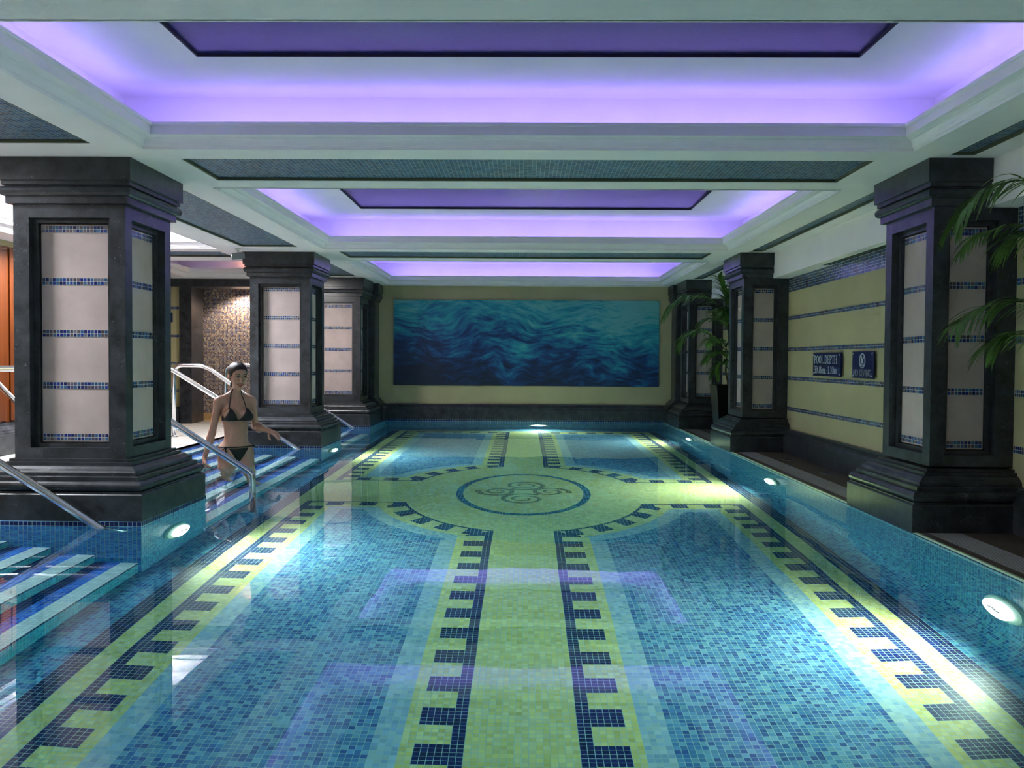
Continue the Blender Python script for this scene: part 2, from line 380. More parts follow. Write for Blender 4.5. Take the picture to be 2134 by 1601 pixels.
prof2 = cove_profile(YF-(YCEN+(J1-8)*U), 0, .030); np2 = len(prof2)-1
xs = np.linspace(-XW, XW, 2*ni+1)
P = np.zeros((len(xs), np2+1, 3)); P[..., 0] = xs[:, None]; P[..., 1] = YF-np.array([p[0] for p in prof2])[None]; P[..., 2] = np.array([p[1] for p in prof2])[None]
g.patch(P, wall_colours(len(xs)-1, np2, 2))
# near end wall
g.flat((-XW, YN, -DEP), (1,0,0), (0,0,1), 2*ni, 41, XW/ni, wall_colours(2*ni, 41), cv=DEP/41, flip=True)
basin = g.build('floor_pool', POOLT)
tag(basin, 'blue and yellow mosaic pool floor with key pattern borders and oval medallion', 'pool floor', kind='structure')

# ------------------------------------------------------------------ left side: piers and steps
PIERS = [(4.927, 5.943), (9.35, 10.36), (12.26, YF)]
BAYS = [(YN, 4.927), (5.943, 9.35), (10.36, 12.26)]
BLUEW = np.array([(.03,.24,.70), (.04,.31,.76), (.02,.17,.60), (.06,.37,.72)])
for n, (a, b_) in enumerate(PIERS):
    g = Grid(); m = int(round((b_-a)/U)); cell = (b_-a)/m; xr = -XW+.02
    w = int(round(1.0/U)); h = int(round((DEP+.026)/U)); cv = (DEP+.026)/h
    g.flat((xr, a, -DEP), (0,1,0), (0,0,1), m, h, cell, wall_colours(m, h), cv=cv)
    g.flat((xr-w*U, a, -DEP), (1,0,0), (0,0,1), w, h, U, wall_colours(w, h, 1, BLUEW), cv=cv)
    g.flat((xr-w*U, b_, -DEP), (1,0,0), (0,0,1), w, h, U, wall_colours(w, h, 1, BLUEW), cv=cv, flip=True)
    g.flat((xr-w*U, a, -DEP), (0,1,0), (0,0,1), m, h, cell, wall_colours(m, h, 1, BLUEW), cv=cv, flip=True)
    g.flat((xr-w*U, a, .026), (1,0,0), (0,1,0), w, m, U, wall_colours(w, m, 0, BLUEW), cv=cell)
    o = g.build('trim_%d' % (n+1), POOLT)
    tag(o, 'blue mosaic pool pier under the %s left column' % ('nearest', 'middle', 'farthest')[n], 'pool pier', kind='structure')
STEPW = np.array([(.76,.82,.80), (.80,.86,.84), (.72,.80,.78)])
TREADB = np.array([(.03,.16,.72), (.04,.20,.78), (.02,.12,.62)])
TREADD = np.array([(.010,.04,.30), (.014,.06,.38), (.012,.03,.26)])
CYAN = np.array([(.04,.36,.48), (.06,.42,.52), (.03,.28,.44)])
NOSE = [(-2.20+.25*-k, -.89+.149*k) for k in range(6)]      # nosing x and tread height, lowest first
names = ['near the camera in front of the first left column', 'between the first and second left columns, where the woman stands', 'between the second and third left columns']
for n, (a, b_) in enumerate(BAYS):
    g = Grid(); lowz = -DEP; ua, ub = [(YN, 5.435), (5.435, 9.855), (9.855, 13.0)][n]
    for k, (x, z) in enumerate(NOSE):
        if k == 4: a, b_ = ua, ub            # the two upper steps run on behind the piers
        m = int(round((b_-a)/U)); cell = (b_-a)/m
        h = max(1, int(round((z-lowz)/U))); cv = (z-lowz)/h
        c = pick(CYAN, (m, h), var=.12); c[:, -1:] = pick(NAVYT, (m, 1))
        g.flat((x, a, lowz), (0,1,0), (0,0,1), m, h, cell, c, cv=cv)             # riser
        xb = NOSE[k+1][0] if k < 5 else -3.68
        t = int(round((x-xb)/U)); ct = (x-xb)/t
        c = pick(TREADD, (m, t), var=.1); c[:, :4] = pick(STEPW, (m, 4), var=.04); c[:, 4:7] = pick(TREADB, (m, 3), var=.1)
        g.flat((x, a, z), (0,1,0), (-1,0,0), m, t, cell, c, cv=ct, flip=False)  # tread
        lowz = z
    h = max(1, int(round((DECK-lowz)/U)))
    g.flat((-3.68, a, lowz), (0,1,0), (0,0,1), m, h, cell, pick(BLUEW, (m, h)), cv=(DECK-lowz)/h)
    o = g.build('trim_%d' % (n+4), POOLT)
    tag(o, 'flight of six blue and white striped pool steps '+names[n], 'pool steps', kind='structure')
# water
b = MB(); b.box(-3.72, XW+.06, YN-.05, YF+.03, -1.2, 0)
o = b.build('water', WATER); tag(o, 'clear calm pool water filling the whole basin', 'water', kind='structure')

# ------------------------------------------------------------------ decks, walls
b = MB()
b.box(-5.3, -3.68, -2.6, 13.9, -.3, DECK); b.box(-3.68, 2.95, -2.6, YN, -1.3, DECK)
b.box(-3.68, -3.16, 13.0, 13.9, -.3, DECK)
o = b.build('floor', DECKM); tag(o, 'pale stone deck along the left side above the steps', 'floor', kind='structure')
b = MB(); b.box(XW+.001, 2.262, YN, YF, -.3, .012); b.box(2.452, 2.95, YN, YF, -.3, .012)
o = b.build('floor_right', BROWN); tag(o, 'dark brown stone ledge between the pool edge and the right wall', 'floor', kind='structure')
b = MB(); b.box(2.262, 2.452, YN, YF, -.2, .011)
o = b.build('overflow_grating', GRATE); tag(o, 'long grey overflow grating strip along the right pool edge', 'grating')
b = MB(); b.box(XW-.004, XW+.010, YN, YF, .004, .0135)
o = b.build('trim_7', plain('lit_edge_tile', (.42,.52,.36), .4)); tag(o, 'tile lip along the right edge of the pool, painted pale as if lit', 'pool edge', kind='structure')  # pale green stands in for light caught on the tile edge
XR = 2.82; YFW = 13.72
b = MB(); b.box(XR, XR+.2, -2.6, 13.9, 0, 2.6)
o = b.build('wall_right', CREAM); tag(o, 'cream right wall behind the columns', 'wall', kind='structure')
b = MB(); b.box(-3.2, XR, YFW, YFW+.2, -.3, 2.6)
o = b.build('wall_far', CREAM); tag(o, 'cream far wall carrying the sea mural', 'wall', kind='structure')
b = MB(); b.box(-5.38, -5.18, -2.6, 13.9, -.3, 2.6)
o = b.build('wall_left', CREAM); tag(o, 'cream left wall of the pool hall', 'wall', kind='structure')
b = MB(); b.box(-5.38, XR+.2, -2.8, -2.6, -.3, 2.6)
o = b.build('wall_near', PLASTER); tag(o, 'plain wall behind the camera', 'wall', kind='structure')
# plinths
PL = lambda h, t: [(0, 0), (t, 0), (t, h*.66), (t-.006, h*.68), (t-.006, h*.72), (t*.85, h*.76), (t*.85, h*.80), (t*.6, h*.88), (t*.45, h*.92), (t*.45, h), (0, h)]
b = MB(); b.sweep_line([(o_, z+.012) for o_, z in PL(.245, .085)], 'y', YN-3, YFW, XR, -1)
o = b.build('baseboard_right', MARBLE); tag(o, 'dark marble plinth along the foot of the right wall', 'baseboard', kind='structure')
b = MB(); b.sweep_line([(o_, z+.026) for o_, z in PL(.25, .065)], 'x', -2.3, 2.4, YFW, -1)
o = b.build('baseboard_far', MARBLE); tag(o, 'dark marble plinth under the mural at the far end of the pool', 'baseboard', kind='structure')
b = MB(); b.sweep_line([(o_, z+.01) for o_, z in PL(.30, .16)], 'y', -2.6, 12.6, -5.18, 1)
o = b.build('baseboard_left', MARBLE); tag(o, 'dark marble plinth below the orange wood panels', 'baseboard', kind='structure')
# right wall mosaic courses
STRIPP = np.array([(.010,.020,.16), (.02,.05,.24), (.03,.09,.20), (.06,.06,.12), (.10,.08,.10), (.04,.12,.24), (.16,.16,.20), (.012,.018,.11)])
BANDP = np.array([(.015,.045,.14), (.025,.065,.18), (.012,.03,.10), (.04,.09,.18)])
SEGS = [(YN-2.5, 5.05), (5.73, 9.38), (10.06, 12.44)]
where = ['beside the near palm', 'beside the navy signs', 'behind the far potted palm']
for k, zc in enumerate((1.43, 1.098, .793, .47)):
    for s, (a, c) in enumerate(SEGS):
        g = Grid(); m = int((c-a)/T)
        g.flat((XR-.004, c, zc-T), (0,-1,0), (0,0,1), m, 2, T, pick(STRIPP, (m, 2), var=.1))
        o = g.build('mosaic_strip', WALLT)
        tag(o, 'blue mosaic strip on the cream right wall %s, %s from top' % (where[s], ('first', 'second', 'third', 'fourth')[k]), 'mosaic strip', 'mosaic strips of the right wall')
for s, (a, c) in enumerate(SEGS):
    g = Grid(); m = int((c-a)/U)
    g.flat((XR-.004, c, 1.707), (0,-1,0), (0,0,1), m, 6, U, pick(BANDP, (m, 6), var=.12), cv=.025)
    o = g.build('mosaic_band', WALLT); tag(o, 'broad blue mosaic band under the white bulkhead '+where[s], 'mosaic band', 'mosaic bands of the right wall')

# ------------------------------------------------------------------ ceiling
COF = [(3.02, 4.85), (5.95, 9.2), (10.26, 13.45)]
MX = (-2.13, 2.13); LX = (-4.84, -3.25); LY3 = (10.36, 12.45)
def lcof(k): return LY3 if k == 2 else COF[k]
holes = []       # x0 x1 y0 y1 kind
for k in range(3):
    holes.append((MX[0], MX[1], COF[k][0], COF[k][1], 'c')); holes.append((LX[0], LX[1], lcof(k)[0], lcof(k)[1], 'c'))
MOS = [(-2.01, 2.01, 5.088, 5.706, 'over the pool, between the nearest and middle violet coffers'), (-2.01, 2.01, 9.43, 10.0, 'over the pool, between the middle and farthest violet coffers'),
       (-5.0, -3.32, 5.088, 5.706, 'over the left aisle beside the nearest column'), (-5.0, -3.32, 9.48, 9.97, 'over the left aisle beside the middle column'),
       (-2.94, -2.36, 1.4, 4.735, 'over the steps in front of the nearest left column'), (-2.94, -2.36, 6.043, 9.055, 'over the steps between the first two left columns'), (-2.94, -2.36, 10.45, 12.2, 'over the steps by the distant left column'),
       (2.37, 2.51, 1.4, 4.95, 'along the right wall, nearer than the big right column'), (2.37, 2.51, 5.85, 9.28, 'along the right wall between the first two right columns'), (2.37, 2.51, 10.15, 12.35, 'along the right wall by the far palm')]
for mo in MOS: holes.append(mo[:4]+('m',))
X0, X1, Y0, Y1 = -5.3, 2.95, -2.7, 13.85
xs = sorted({X0, X1}.union(*[{h[0], h[1]} for h in holes])); ys = sorted({Y0, Y1}.union(*[{h[2], h[3]} for h in holes]))
b = MB()
for xa, xb in zip(xs, xs[1:]):
    for ya, yb in zip(ys, ys[1:]):
        cx, cy = (xa+xb)/2, (ya+yb)/2
        if any(h[0] < cx < h[1] and h[2] < cy < h[3] for h in holes): continue
        b.quad((xa,ya,ZC), (xa,yb,ZC), (xb,yb,ZC), (xb,ya,ZC))
for h in holes:
    if h[4] == 'm':
        x0, x1, y0, y1 = h[:4]; z = ZC+.02
        for p, q in (((x0,y0),(x1,y0)), ((x1,y0),(x1,y1)), ((x1,y1),(x0,y1)), ((x0,y1),(x0,y0))):
            b.quad((*p,ZC), (*q,ZC), (*q,z), (*p,z))
    else:      # cove: shelf, upright and upper ceiling
        x0, x1, y0, y1 = h[:4]; e = .19; s0, s1, s2 = ZC+.04, ZC+.34, ZC+.34
        def ring(d, z): return [(x0-d,y0-d,z), (x1+d,y0-d,z), (x1+d,y1+d,z), (x0-d,y1+d,z)]
        R = [ring(0, ZC), ring(0, s0), ring(e, s0), ring(e, s1)]
        for p, q in zip(R, R[1:]):
            for i in range(4): b.quad(p[i], p[(i+1) % 4], q[(i+1) % 4], q[i])
        c = R[-1]; px0, px1, py0, py1 = x0+.49, x1-.49, y0+.49, y1-.49
        if x1-x0 > 3:
            pr4 = [(px0,py0), (px1,py0), (px1,py1), (px0,py1)]
            for i in range(4):
                j = (i+1) % 4; b.quad(c[i], c[j], (*pr4[j], s1), (*pr4[i], s1))
                b.quad((*pr4[i], s1), (*pr4[j], s1), (*pr4[j], s1+.04), (*pr4[i], s1+.04))
        else: b.quad(*c)
b.box(X0, X1, Y0, Y1, 2.62, 2.7)
o = b.build('ceiling', PLASTER); tag(o, 'white coffered ceiling with violet lit recesses', 'ceiling', kind='structure')
CEILP = np.array([(.03,.09,.18), (.05,.14,.27), (.03,.065,.15), (.09,.18,.30), (.14,.16,.22), (.05,.11,.25)])
for mo in MOS:
    x0, x1, y0, y1, txt = mo; g = Grid(); m, n = max(1, int(round((x1-x0)/U))), int(round((y1-y0)/U))
    a = np.zeros((m+1, n+1, 3)); a[..., 0] = np.linspace(x0, x1, m+1)[:, None]; a[..., 1] = np.linspace(y0, y1, n+1)[None]; a[..., 2] = ZC+.0195
    g.patch(a, pick(CEILP, (m, n), var=.15), flip=True)
    o = g.build('ceiling_mosaic', CEILT); tag(o, 'mosaic inset in the ceiling '+txt, 'ceiling mosaic', 'mosaic insets of the ceiling')
    f = MB(); w = .012
    for q in ((x0,x1,y0,y0+w), (x0,x1,y1-w,y1), (x0,x0+w,y0,y1), (x1-w,x1,y0,y1)): f.box(*q, ZC+.002, ZC+.019)
    f.build('frame', OLIVE, o)
# cornices, panels, led strips
CP = [(-.008,-.003), (.004,-.003), (.004,.012), (.014,.014), (.017,.022), (.023,.034), (.031,.044), (.036,.048), (.050,.050), (.050,.057), (.040,.058), (.040,.079), (.056,.082), (.059,.091), (.066,.099), (.074,.104), (.070,.106), (.093,.109), (.093,.125), (.080,.125), (.080,.06), (.0,.04)]
cn = ['nearest', 'middle', 'farthest']
ti = 8
for k in range(3):
    for side, (x0, x1), (y0, y1) in (('main', MX, COF[k]), ('left', LX, lcof(k))):
        b = MB(); prof = [(-o_, ZC+z) for o_, z in CP]; b.sweep_rect(prof, x0, x1, y0, y1, cap=False)
        o = b.build('trim_%d' % ti, TRIMW); ti += 1
        tag(o, 'stepped white cornice round the %s coffer over the %s' % (cn[k], 'pool' if side == 'main' else 'left aisle'), 'cornice', kind='structure')
        b = MB(); d = .079
        xa, xb, ya, yb = x0+d, x1-d, y0+d, y1-d
        for p, q in (((xa,ya),(xb,ya)), ((xb,ya),(xb,yb)), ((xb,yb),(xa,yb)), ((xa,yb),(xa,ya))):
            b.quad((*p, ZC+.075), (*q, ZC+.075), (*q, ZC+.1257), (*p, ZC+.1257))
        o = b.build('led_strip', LED if side == 'main' else LEDW)
        tag(o, 'violet light strip behind the cornice of the %s coffer over the %s' % (cn[k], 'pool' if side == 'main' else 'left aisle'), 'light strip', 'violet cove lights')
        if side == 'main':
            r = empty('ceiling_panel', (0, (y0+y1)/2, ZC+.38), 'dark blue glossy panel recessed in the %s violet coffer' % cn[k], 'ceiling panel', 'dark ceiling panels')
            b = MB(); b.box(x0+.488, x1-.488, y0+.488, y1-.488, ZC+.352, ZC+.362); b.build('panel', DARKPANEL, r)
            b = MB(); w = .008
            for q in ((x0+.49,x1-.49,y0+.49,y0+.49+w), (x0+.49,x1-.49,y1-.49-w,y1-.49), (x0+.49,x0+.49+w,y0+.49,y1-.49), (x1-.49-w,x1-.49,y0+.49,y1-.49)): b.box(*q, ZC+.337, ZC+.3515)
            b.build('frame', DARKEDGE, r)
# bulkhead along the right wall with a slot vent
b = MB(); b.box(2.645, XR+.05, -2.6, YFW+.02, 1.856, ZC+.01)
o = b.build('trim_20', PLASTER); tag(o, 'white bulkhead running under the ceiling along the right wall', 'bulkhead', kind='structure')
for s, (a, c) in enumerate(SEGS[1:]):
    r = empty('linear_vent', (2.74, (a+c)/2, 1.856), 'dark slot vent under the right bulkhead '+where[s+1], 'vent', 'slot vents under the bulkhead')
    b = MB(); b.box(2.70, 2.79, a+.5, a+2.3 if s == 0 else a+1.6, 1.850, 1.857); b.build('frame', WHITEP, r)
    b = MB()
    for q in (2.712, 2.752): b.box(q, q+.026, a+.53, (a+2.27 if s == 0 else a+1.57), 1.847, 1.852)
    b.build('slot', BLACK, r)
# ------------------------------------------------------------------ columns
BASEP = [(.165,0), (.165,.150), (.160,.156), (.152,.157), (.152,.166)] + [(.135+.024*math.sin(t), .196-.029*math.cos(t)) for t in [PI*k/8 for k in range(9)]] + [(.124,.226), (.124,.248), (.118,.252), (.100,.253), (.100,.270), (.094,.280), (.080,.290), (.066,.302), (.058,.305), (.046,.306), (.046,.323), (.022,.325), (.022,.341), (0,.342)]
CAPP = [(0,0), (.028,.002), (.028,.043)] + [(.034+.022*math.sin(t), .072-.028*math.cos(t)) for t in [PI*k/8 for k in range(9)]] + [(.030,.102), (.030,.105), (.045,.107), (.045,.130), (.060,.133), (.060,.264)]
ZB0, ZS0, ZS1 = .026, .366, 1.862
def face(sh, parent, org, ud, nd, w, oc, oh, ph, ntile):
    """one face of a shaft: sunk frame in the marble (into sh), limestone panel and mosaic strips (own meshes)"""
    org, ud, nd = Vector(org), Vector(ud), Vector(nd)
    def pt(a, z, d): p = org+ud*a-nd*d; return (p.x, p.y, z)
    def rect(a0, a1, z0, z1, d): return [pt(a0,z0,d), pt(a1,z0,d), pt(a1,z1,d), pt(a0,z1,d)]
    r = [rect(0, w, ZS0, ZS1, 0), rect(oc-oh, oc+oh, .430, 1.783, 0), rect(oc-oh, oc+oh, .430, 1.783, .045), rect(oc-oh+.03, oc+oh-.03, .455, 1.757, .045), rect(oc-oh+.03, oc+oh-.03, .455, 1.757, .075)]
    for p, q in zip(r, r[1:]):
        for i in range(4): sh.quad(p[i], p[(i+1) % 4], q[(i+1) % 4], q[i])
    b = MB(); p, q = rect(oc-oh+.03, oc+oh-.03, .455, 1.757, .080), rect(oc-ph, oc+ph, .460, 1.752, .066)
    b.quad(*q)
    for i in range(4): b.quad(p[i], p[(i+1) % 4], q[(i+1) % 4], q[i])
    panel = b.build('stone_panel', STONE, parent)
    for k in range(5):
        zc = .488+.309*k; g = Grid(); o = pt(oc-ntile*T/2, zc-T, .0635)
        g.flat(o, tuple(ud), (0,0,1), ntile, 2, T, pick(STRIPP, (ntile, 2), var=.15))
        g.build('mosaic_strip', WALLT, panel)
def column(x0, x1, y0, y1, sides, label, wall=None):
    """shaft rectangle; sides = faces built; wall = '+x' when it dies into the right wall"""
    ox = (1, 0) if wall else (1, 1)
    r = empty('column', ((x0+x1)/2, (y0+y1)/2, ZB0), label, 'column', 'dark marble columns')
    MB().sweep_rect([(o, z+(ZB0 if not wall else .012)) for o, z in BASEP], x0, x1, y0, y1, ox=ox).build('base', MARBLE, r)
    cx1 = x1 if not wall else 2.644
    MB().sweep_rect([(o, z+1.860) for o, z in CAPP], x0, cx1, y0, y1, ox=ox).build('capital', MARBLE, r)
    sh = MB()
    for s in sides:
        if s == 'f': face(sh, r, (x0,y0,0), (1,0,0), (0,-1,0), x1-x0, (x1-x0)/2 if not wall else .228, .238 if not wall else .142, .200 if not wall else .109, 19 if not wall else 10)
        if s == 'b': face(sh, r, (x1,y1,0), (-1,0,0), (0,1,0), x1-x0, (x1-x0)/2 if not wall else .25, .238 if not wall else .142, .200 if not wall else .109, 19 if not wall else 10)
        if s == 'r': face(sh, r, (x1,y0,0), (0,1,0), (1,0,0), y1-y0, (y1-y0)/2, .238, .200, 19)
        if s == 'l': face(sh, r, (x0,y1,0), (0,-1,0), (-1,0,0), y1-y0, (y1-y0)/2, .238, .200, 19)
    sh.build('shaft', MARBLE, r)
    return r
CXL, HS = -2.675, .33
column(CXL-HS, CXL+HS, 5.43-HS, 5.43+HS, 'fbrl', 'big dark marble column at the left, nearest of the left row, with five mosaic strips')
column(CXL-HS, CXL+HS, 9.845-HS, 9.845+HS, 'fbrl', 'dark marble column directly behind the woman, middle of the left row')
column(CXL-HS, CXL+HS, 12.76-HS, 12.76+HS, 'fbrl', 'small distant marble column on the left next to the sea mural')
column(2.342, XR, 5.39-HS, 5.39+HS, 'fbl', 'big dark marble column at the right behind the palm fronds', '+x')
column(2.342, XR, 9.72-HS, 9.72+HS, 'fbl', 'dark marble column on the right just left of the depth sign', '+x')
column(2.342, XR, 12.80-HS, 12.80+HS, 'fbl', 'distant marble column on the right behind the potted palm', '+x')
# corner pilasters against the far wall
for s, txt in ((-1, 'left'), (1, 'right')):
    x0, x1 = (-2.93, -2.29) if s < 0 else (2.30, XR-.001)
    r = empty('pilaster', ((x0+x1)/2, 13.5, ZB0), 'plain dark marble corner pilaster at the %s end of the mural wall' % txt, 'pilaster', 'corner pilasters')
    ox = (0, 1) if s < 0 else (1, 0); oy = (0, 0)
    MB().sweep_rect([(o*.8, z+ZB0) for o, z in BASEP], x0, x1, 13.30, YFW-.001, ox=ox, oy=oy).build('base', MARBLE, r)
    MB().sweep_rect([(0, ZS0), (0, ZS1)], x0, x1, 13.30, YFW-.001).build('shaft', MARBLE, r)
    b = MB(); b.box(x1-.02, x1+.004, 13.36, 13.44, .42, 1.8) if s < 0 else b.box(x0-.004, x0+.02, 13.36, 13.44, .42, 1.8); b.build('fillet', MARBLE, r)
    MB().sweep_rect([(o, z+1.860) for o, z in CAPP], x0, x1 if s < 0 else 2.644, 13.30, YFW-.001, ox=ox, oy=oy).build('capital', MARBLE, r)

# ------------------------------------------------------------------ mural
r = empty('mural_picture', (.023, YFW, 1.235), 'wide blue and turquoise painting of swirling sea water on the far wall', 'mural')
me = MB(); me.box(-2.083, 2.083, -.018, -.001, -.672, .672); o = me.build('canvas', MURAL); o.parent = r

# ------------------------------------------------------------------ underwater lamps
def pool_lamp(p, n, label, k=1):
    p, n = Vector(p), Vector(n); r = empty('pool_lamp', p, label, 'pool lamp', 'underwater pool lamps')
    MB().lathe([(.165,-.01), (.168,.006), (.160,.020), (.120,.030), (.120,.026)], p, n, 40).build('face_plate', PLATE, r, smooth=False)
    MB().lathe([(.118,.026), (.118,.050), (.100,.052), (.098,.044)], p, n, 40, cap=False).build('lens_ring', LAMPR, r)
    MB().lathe([(.086,.032), (.086,.046), (.06,.052), (.0005,.054)], p, n, 32).build('lens', LAMP, r, smooth=True)
    up = Vector((0,0,1)); s = n.cross(up)
    pts = [p+n*.056+s*(t*.11)+up*(.012*math.sin(t*7)) for t in [k/10-.5 for k in range(11)]]
    MB().tube(pts, .007, 8).build('filament_bar', GREYP, r)
    l = bpy.data.lights.new('pool_lamp_beam', 'SPOT'); l.energy = LAMPW*k; l.color = (1.0,.84,.62); l.spot_size = math.radians(150); l.spot_blend = .9; l.shadow_soft_size = .07
    lo = bpy.data.objects.new('lamp_beam', l); COL.objects.link(lo); lo.location = p+n*.075
    d = (n+Vector((0,0,-.16))).normalized(); lo.rotation_euler = d.to_track_quat('-Z', 'Y').to_euler(); adopt(lo, r)
LAMPR = emis('lamp_ring_glow', (1,.95,.85), 3.5); LAMPR.cycles.emission_sampling = 'NONE'; LAMPW = 185
pool_lamp((XW, 3.97, -.585), (-1,0,0), 'round lit underwater lamp, nearest in the right pool wall')
pool_lamp((XW, 7.69, -.60), (-1,0,0), 'round lit underwater lamp in the right pool wall, between the first two right columns')
pool_lamp((XW, 11.50, -.60), (-1,0,0), 'round lit underwater lamp, farthest in the right pool wall')
pool_lamp((-XW+.02, 5.40, -.56), (1,0,0), 'round lit underwater lamp in the pier below the nearest left column')
pool_lamp((-XW+.02, 9.84, -.58), (1,0,0), 'round lit underwater lamp in the pier below the middle left column')
pool_lamp((-XW+.02, 1.25, -.58), (1,0,0), 'underwater lamp near the camera, left of the frame', .35)
pool_lamp((XW, 1.1, -.58), (-1,0,0), 'underwater lamp near the camera, right of the frame')
pool_lamp((.225, YF, -.62), (0,-1,0), 'round lit underwater lamp in the far pool wall under the mural')

# ------------------------------------------------------------------ handrails
def fillet(pts, r=.12, n=6):
    pts = [Vector(p) for p in pts]; out = [pts[0]]
    for a, b_, c in zip(pts, pts[1:], pts[2:]):
        d0, d1 = (a-b_), (c-b_); k = min(r, d0.length*.45, d1.length*.45); p, q = b_+d0.normalized()*k, b_+d1.normalized()*k
        for i in range(n+1):
            t = i/n; out.append(p*(1-t)**2+b_*2*t*(1-t)+q*t*t)
    return out+[pts[-1]]
def rail(Y, pts, label, feet=(), name='handrail', r_=.12):
    r = empty(name, (pts[0][0], Y, pts[0][1]), label, 'handrail', 'steel handrails of the pool steps')
    MB().tube(fillet([(x, Y, z) for x, z in pts], r_), .024, 14).build('tube', STEEL, r, smooth=True)
    for x, z in feet: MB().lathe([(.05,0), (.05,.008), (.03,.014), (.024,.02)], (x, Y, z), (0,0,1), 20).build('foot_flange', STEEL, r, smooth=False)
rail(4.885, [(-4.2,DECK), (-4.2,.875), (-3.77,.875), (-2.40,.0), (-2.25,-.1)], 'steel handrail sloping into the water in front of the nearest left column', [(-4.2,DECK)])
rail(9.30, [(-4.2,DECK), (-4.2,.875), (-3.83,.875), (-2.42,.0), (-2.27,-.1)], 'steel handrail sloping down behind the woman to the foot of the middle left column', [(-4.2,DECK)])
rail(12.20, [(-4.2,DECK), (-4.2,.875), (-3.80,.875), (-2.40,.0), (-2.25,-.1)], 'steel handrail ending at the water below the distant left column', [(-4.2,DECK)])
rail(6.55, [(-4.2,DECK), (-4.2,.875), (-3.285,.875), (-2.05,.092), (-2.05,-1.05)], 'steel handrail crossing in front of the woman with an upright end in the water', [(-4.2,DECK)], r_=.04)
rail(10.47, [(-4.23,DECK), (-4.23,.878), (-3.85,.878), (-2.62,.0), (-2.62,-.74)], 'arched steel handrail standing on the deck left of the woman', [(-4.23,DECK)])
rail(8.0, [(-5.02,DECK), (-5.02,.88), (-4.84,.69), (-4.15,.0+DECK)], 'short steel handrail at the left edge before the orange wood', [(-5.02,DECK)])

# ------------------------------------------------------------------ left rear: portal, shower niche, wood
YP = 12.7
b = MB()
b.box(-5.18, -5.04, YP, YP+.12, DECK, .253); b.box(-5.18, -5.04, YP, YP+.12, 2.03, ZC)
b.box(-5.04, -4.86, YP-.02, YP+.45, DECK, 2.01); b.box(-5.18, -2.9, YP-.02, YP+.45, 2.01, ZC); b.box(-3.62, -2.9, YP-.02, YP+.45, DECK, 2.01)
o = b.build('door_1', MARBLE); tag(o, 'dark marble portal framing the mosaic shower niche at the rear left', 'portal', kind='structure')
b = MB(); b.box(-5.18, -5.04, YP+.03, YP+.12, .253, 2.03)
o = b.build('trim_21', CREAM); tag(o, 'cream wall strip left of the dark portal', 'wall panel', kind='structure')
for k, zc in enumerate((1.70, 1.29, .89, .49)):
    g = Grid(); g.flat((-5.18, YP+.027, zc-T), (1,0,0), (0,0,1), 7, 2, T*.97, pick(STRIPP, (7, 2)))
    o = g.build('mosaic_strip', WALLT); tag(o, 'short blue mosaic strip left of the dark portal, %s from the top' % ('first', 'second', 'third', 'fourth')[k], 'mosaic strip', 'mosaic strips by the portal')
WARMP = np.array([(.12,.07,.07), (.34,.25,.17), (.06,.06,.14), (.42,.33,.22), (.17,.14,.18), (.05,.04,.09), (.50,.42,.32), (.20,.11,.09), (.08,.10,.22)])
g = Grid(); m, n = int(2.3/T), int(2.0/T)
g.flat((-5.2, 13.5, .12), (1,0,0), (0,0,1), m, n, T, pick(WARMP, (m, n), var=.15))
o = g.build('wall_niche', WARMT); tag(o, 'brown and blue mosaic wall inside the rear left niche', 'niche wall', kind='structure')
b = MB()
for i in range(10): b.box(-5.2+i*.22, -5.2+i*.22+.214, 13.47, 13.5, DECK, .115)
o = b.build('baseboard_niche', TANT); tag(o, 'tan tile skirting at the foot of the niche mosaic', 'baseboard', kind='structure')
b = MB(); b.box(-5.2, -2.9, YP+.43, 13.5, -.1, DECK+.004); o = b.build('floor_niche', TANT); tag(o, 'tan tiled floor inside the niche', 'floor', kind='structure')
b = MB(); b.box(-3.2, -2.95, 13.0, 13.9, -.2, 2.6); b.box(-5.3, -2.95, 13.52, 13.7, -.2, 2.6); o = b.build('wall_back', PLASTER); tag(o, 'plain wall closing the rear left niche', 'wall', kind='structure')
# wood panelling on the left wall
for k in range(6):
    r = empty('wood_panel', (-5.18, 6.2+k*1.02, .31), 'orange wood wall panel at the far left, %s along the wall from the camera' % ('first', 'second', 'third', 'fourth', 'fifth', 'sixth')[k], 'wood panel', 'orange wood panels')
    y0 = 6.2+k*1.02
    MB().box(-5.179, -5.155, y0, y0+1.0, .312, 2.063).build('board', WOOD, r)
    for q in range(5): MB().box(-5.158, -5.140, y0+.02+q*.2, y0+.16+q*.2, .33, 2.045).build('slat', WOOD, r)
b = MB(); pts = [(-4.86,7.9,.018), (-4.95,8.1,.018), (-5.00,8.22,.018), (-5.05,8.42,.018), (-5.04,8.62,.018), (-4.9,8.8,.018)]
o = b.tube(fillet(pts, .1), .008, 8).build('power_cable', BLACK); tag(o, 'thin black cable lying on the pale deck at the far left', 'cable')

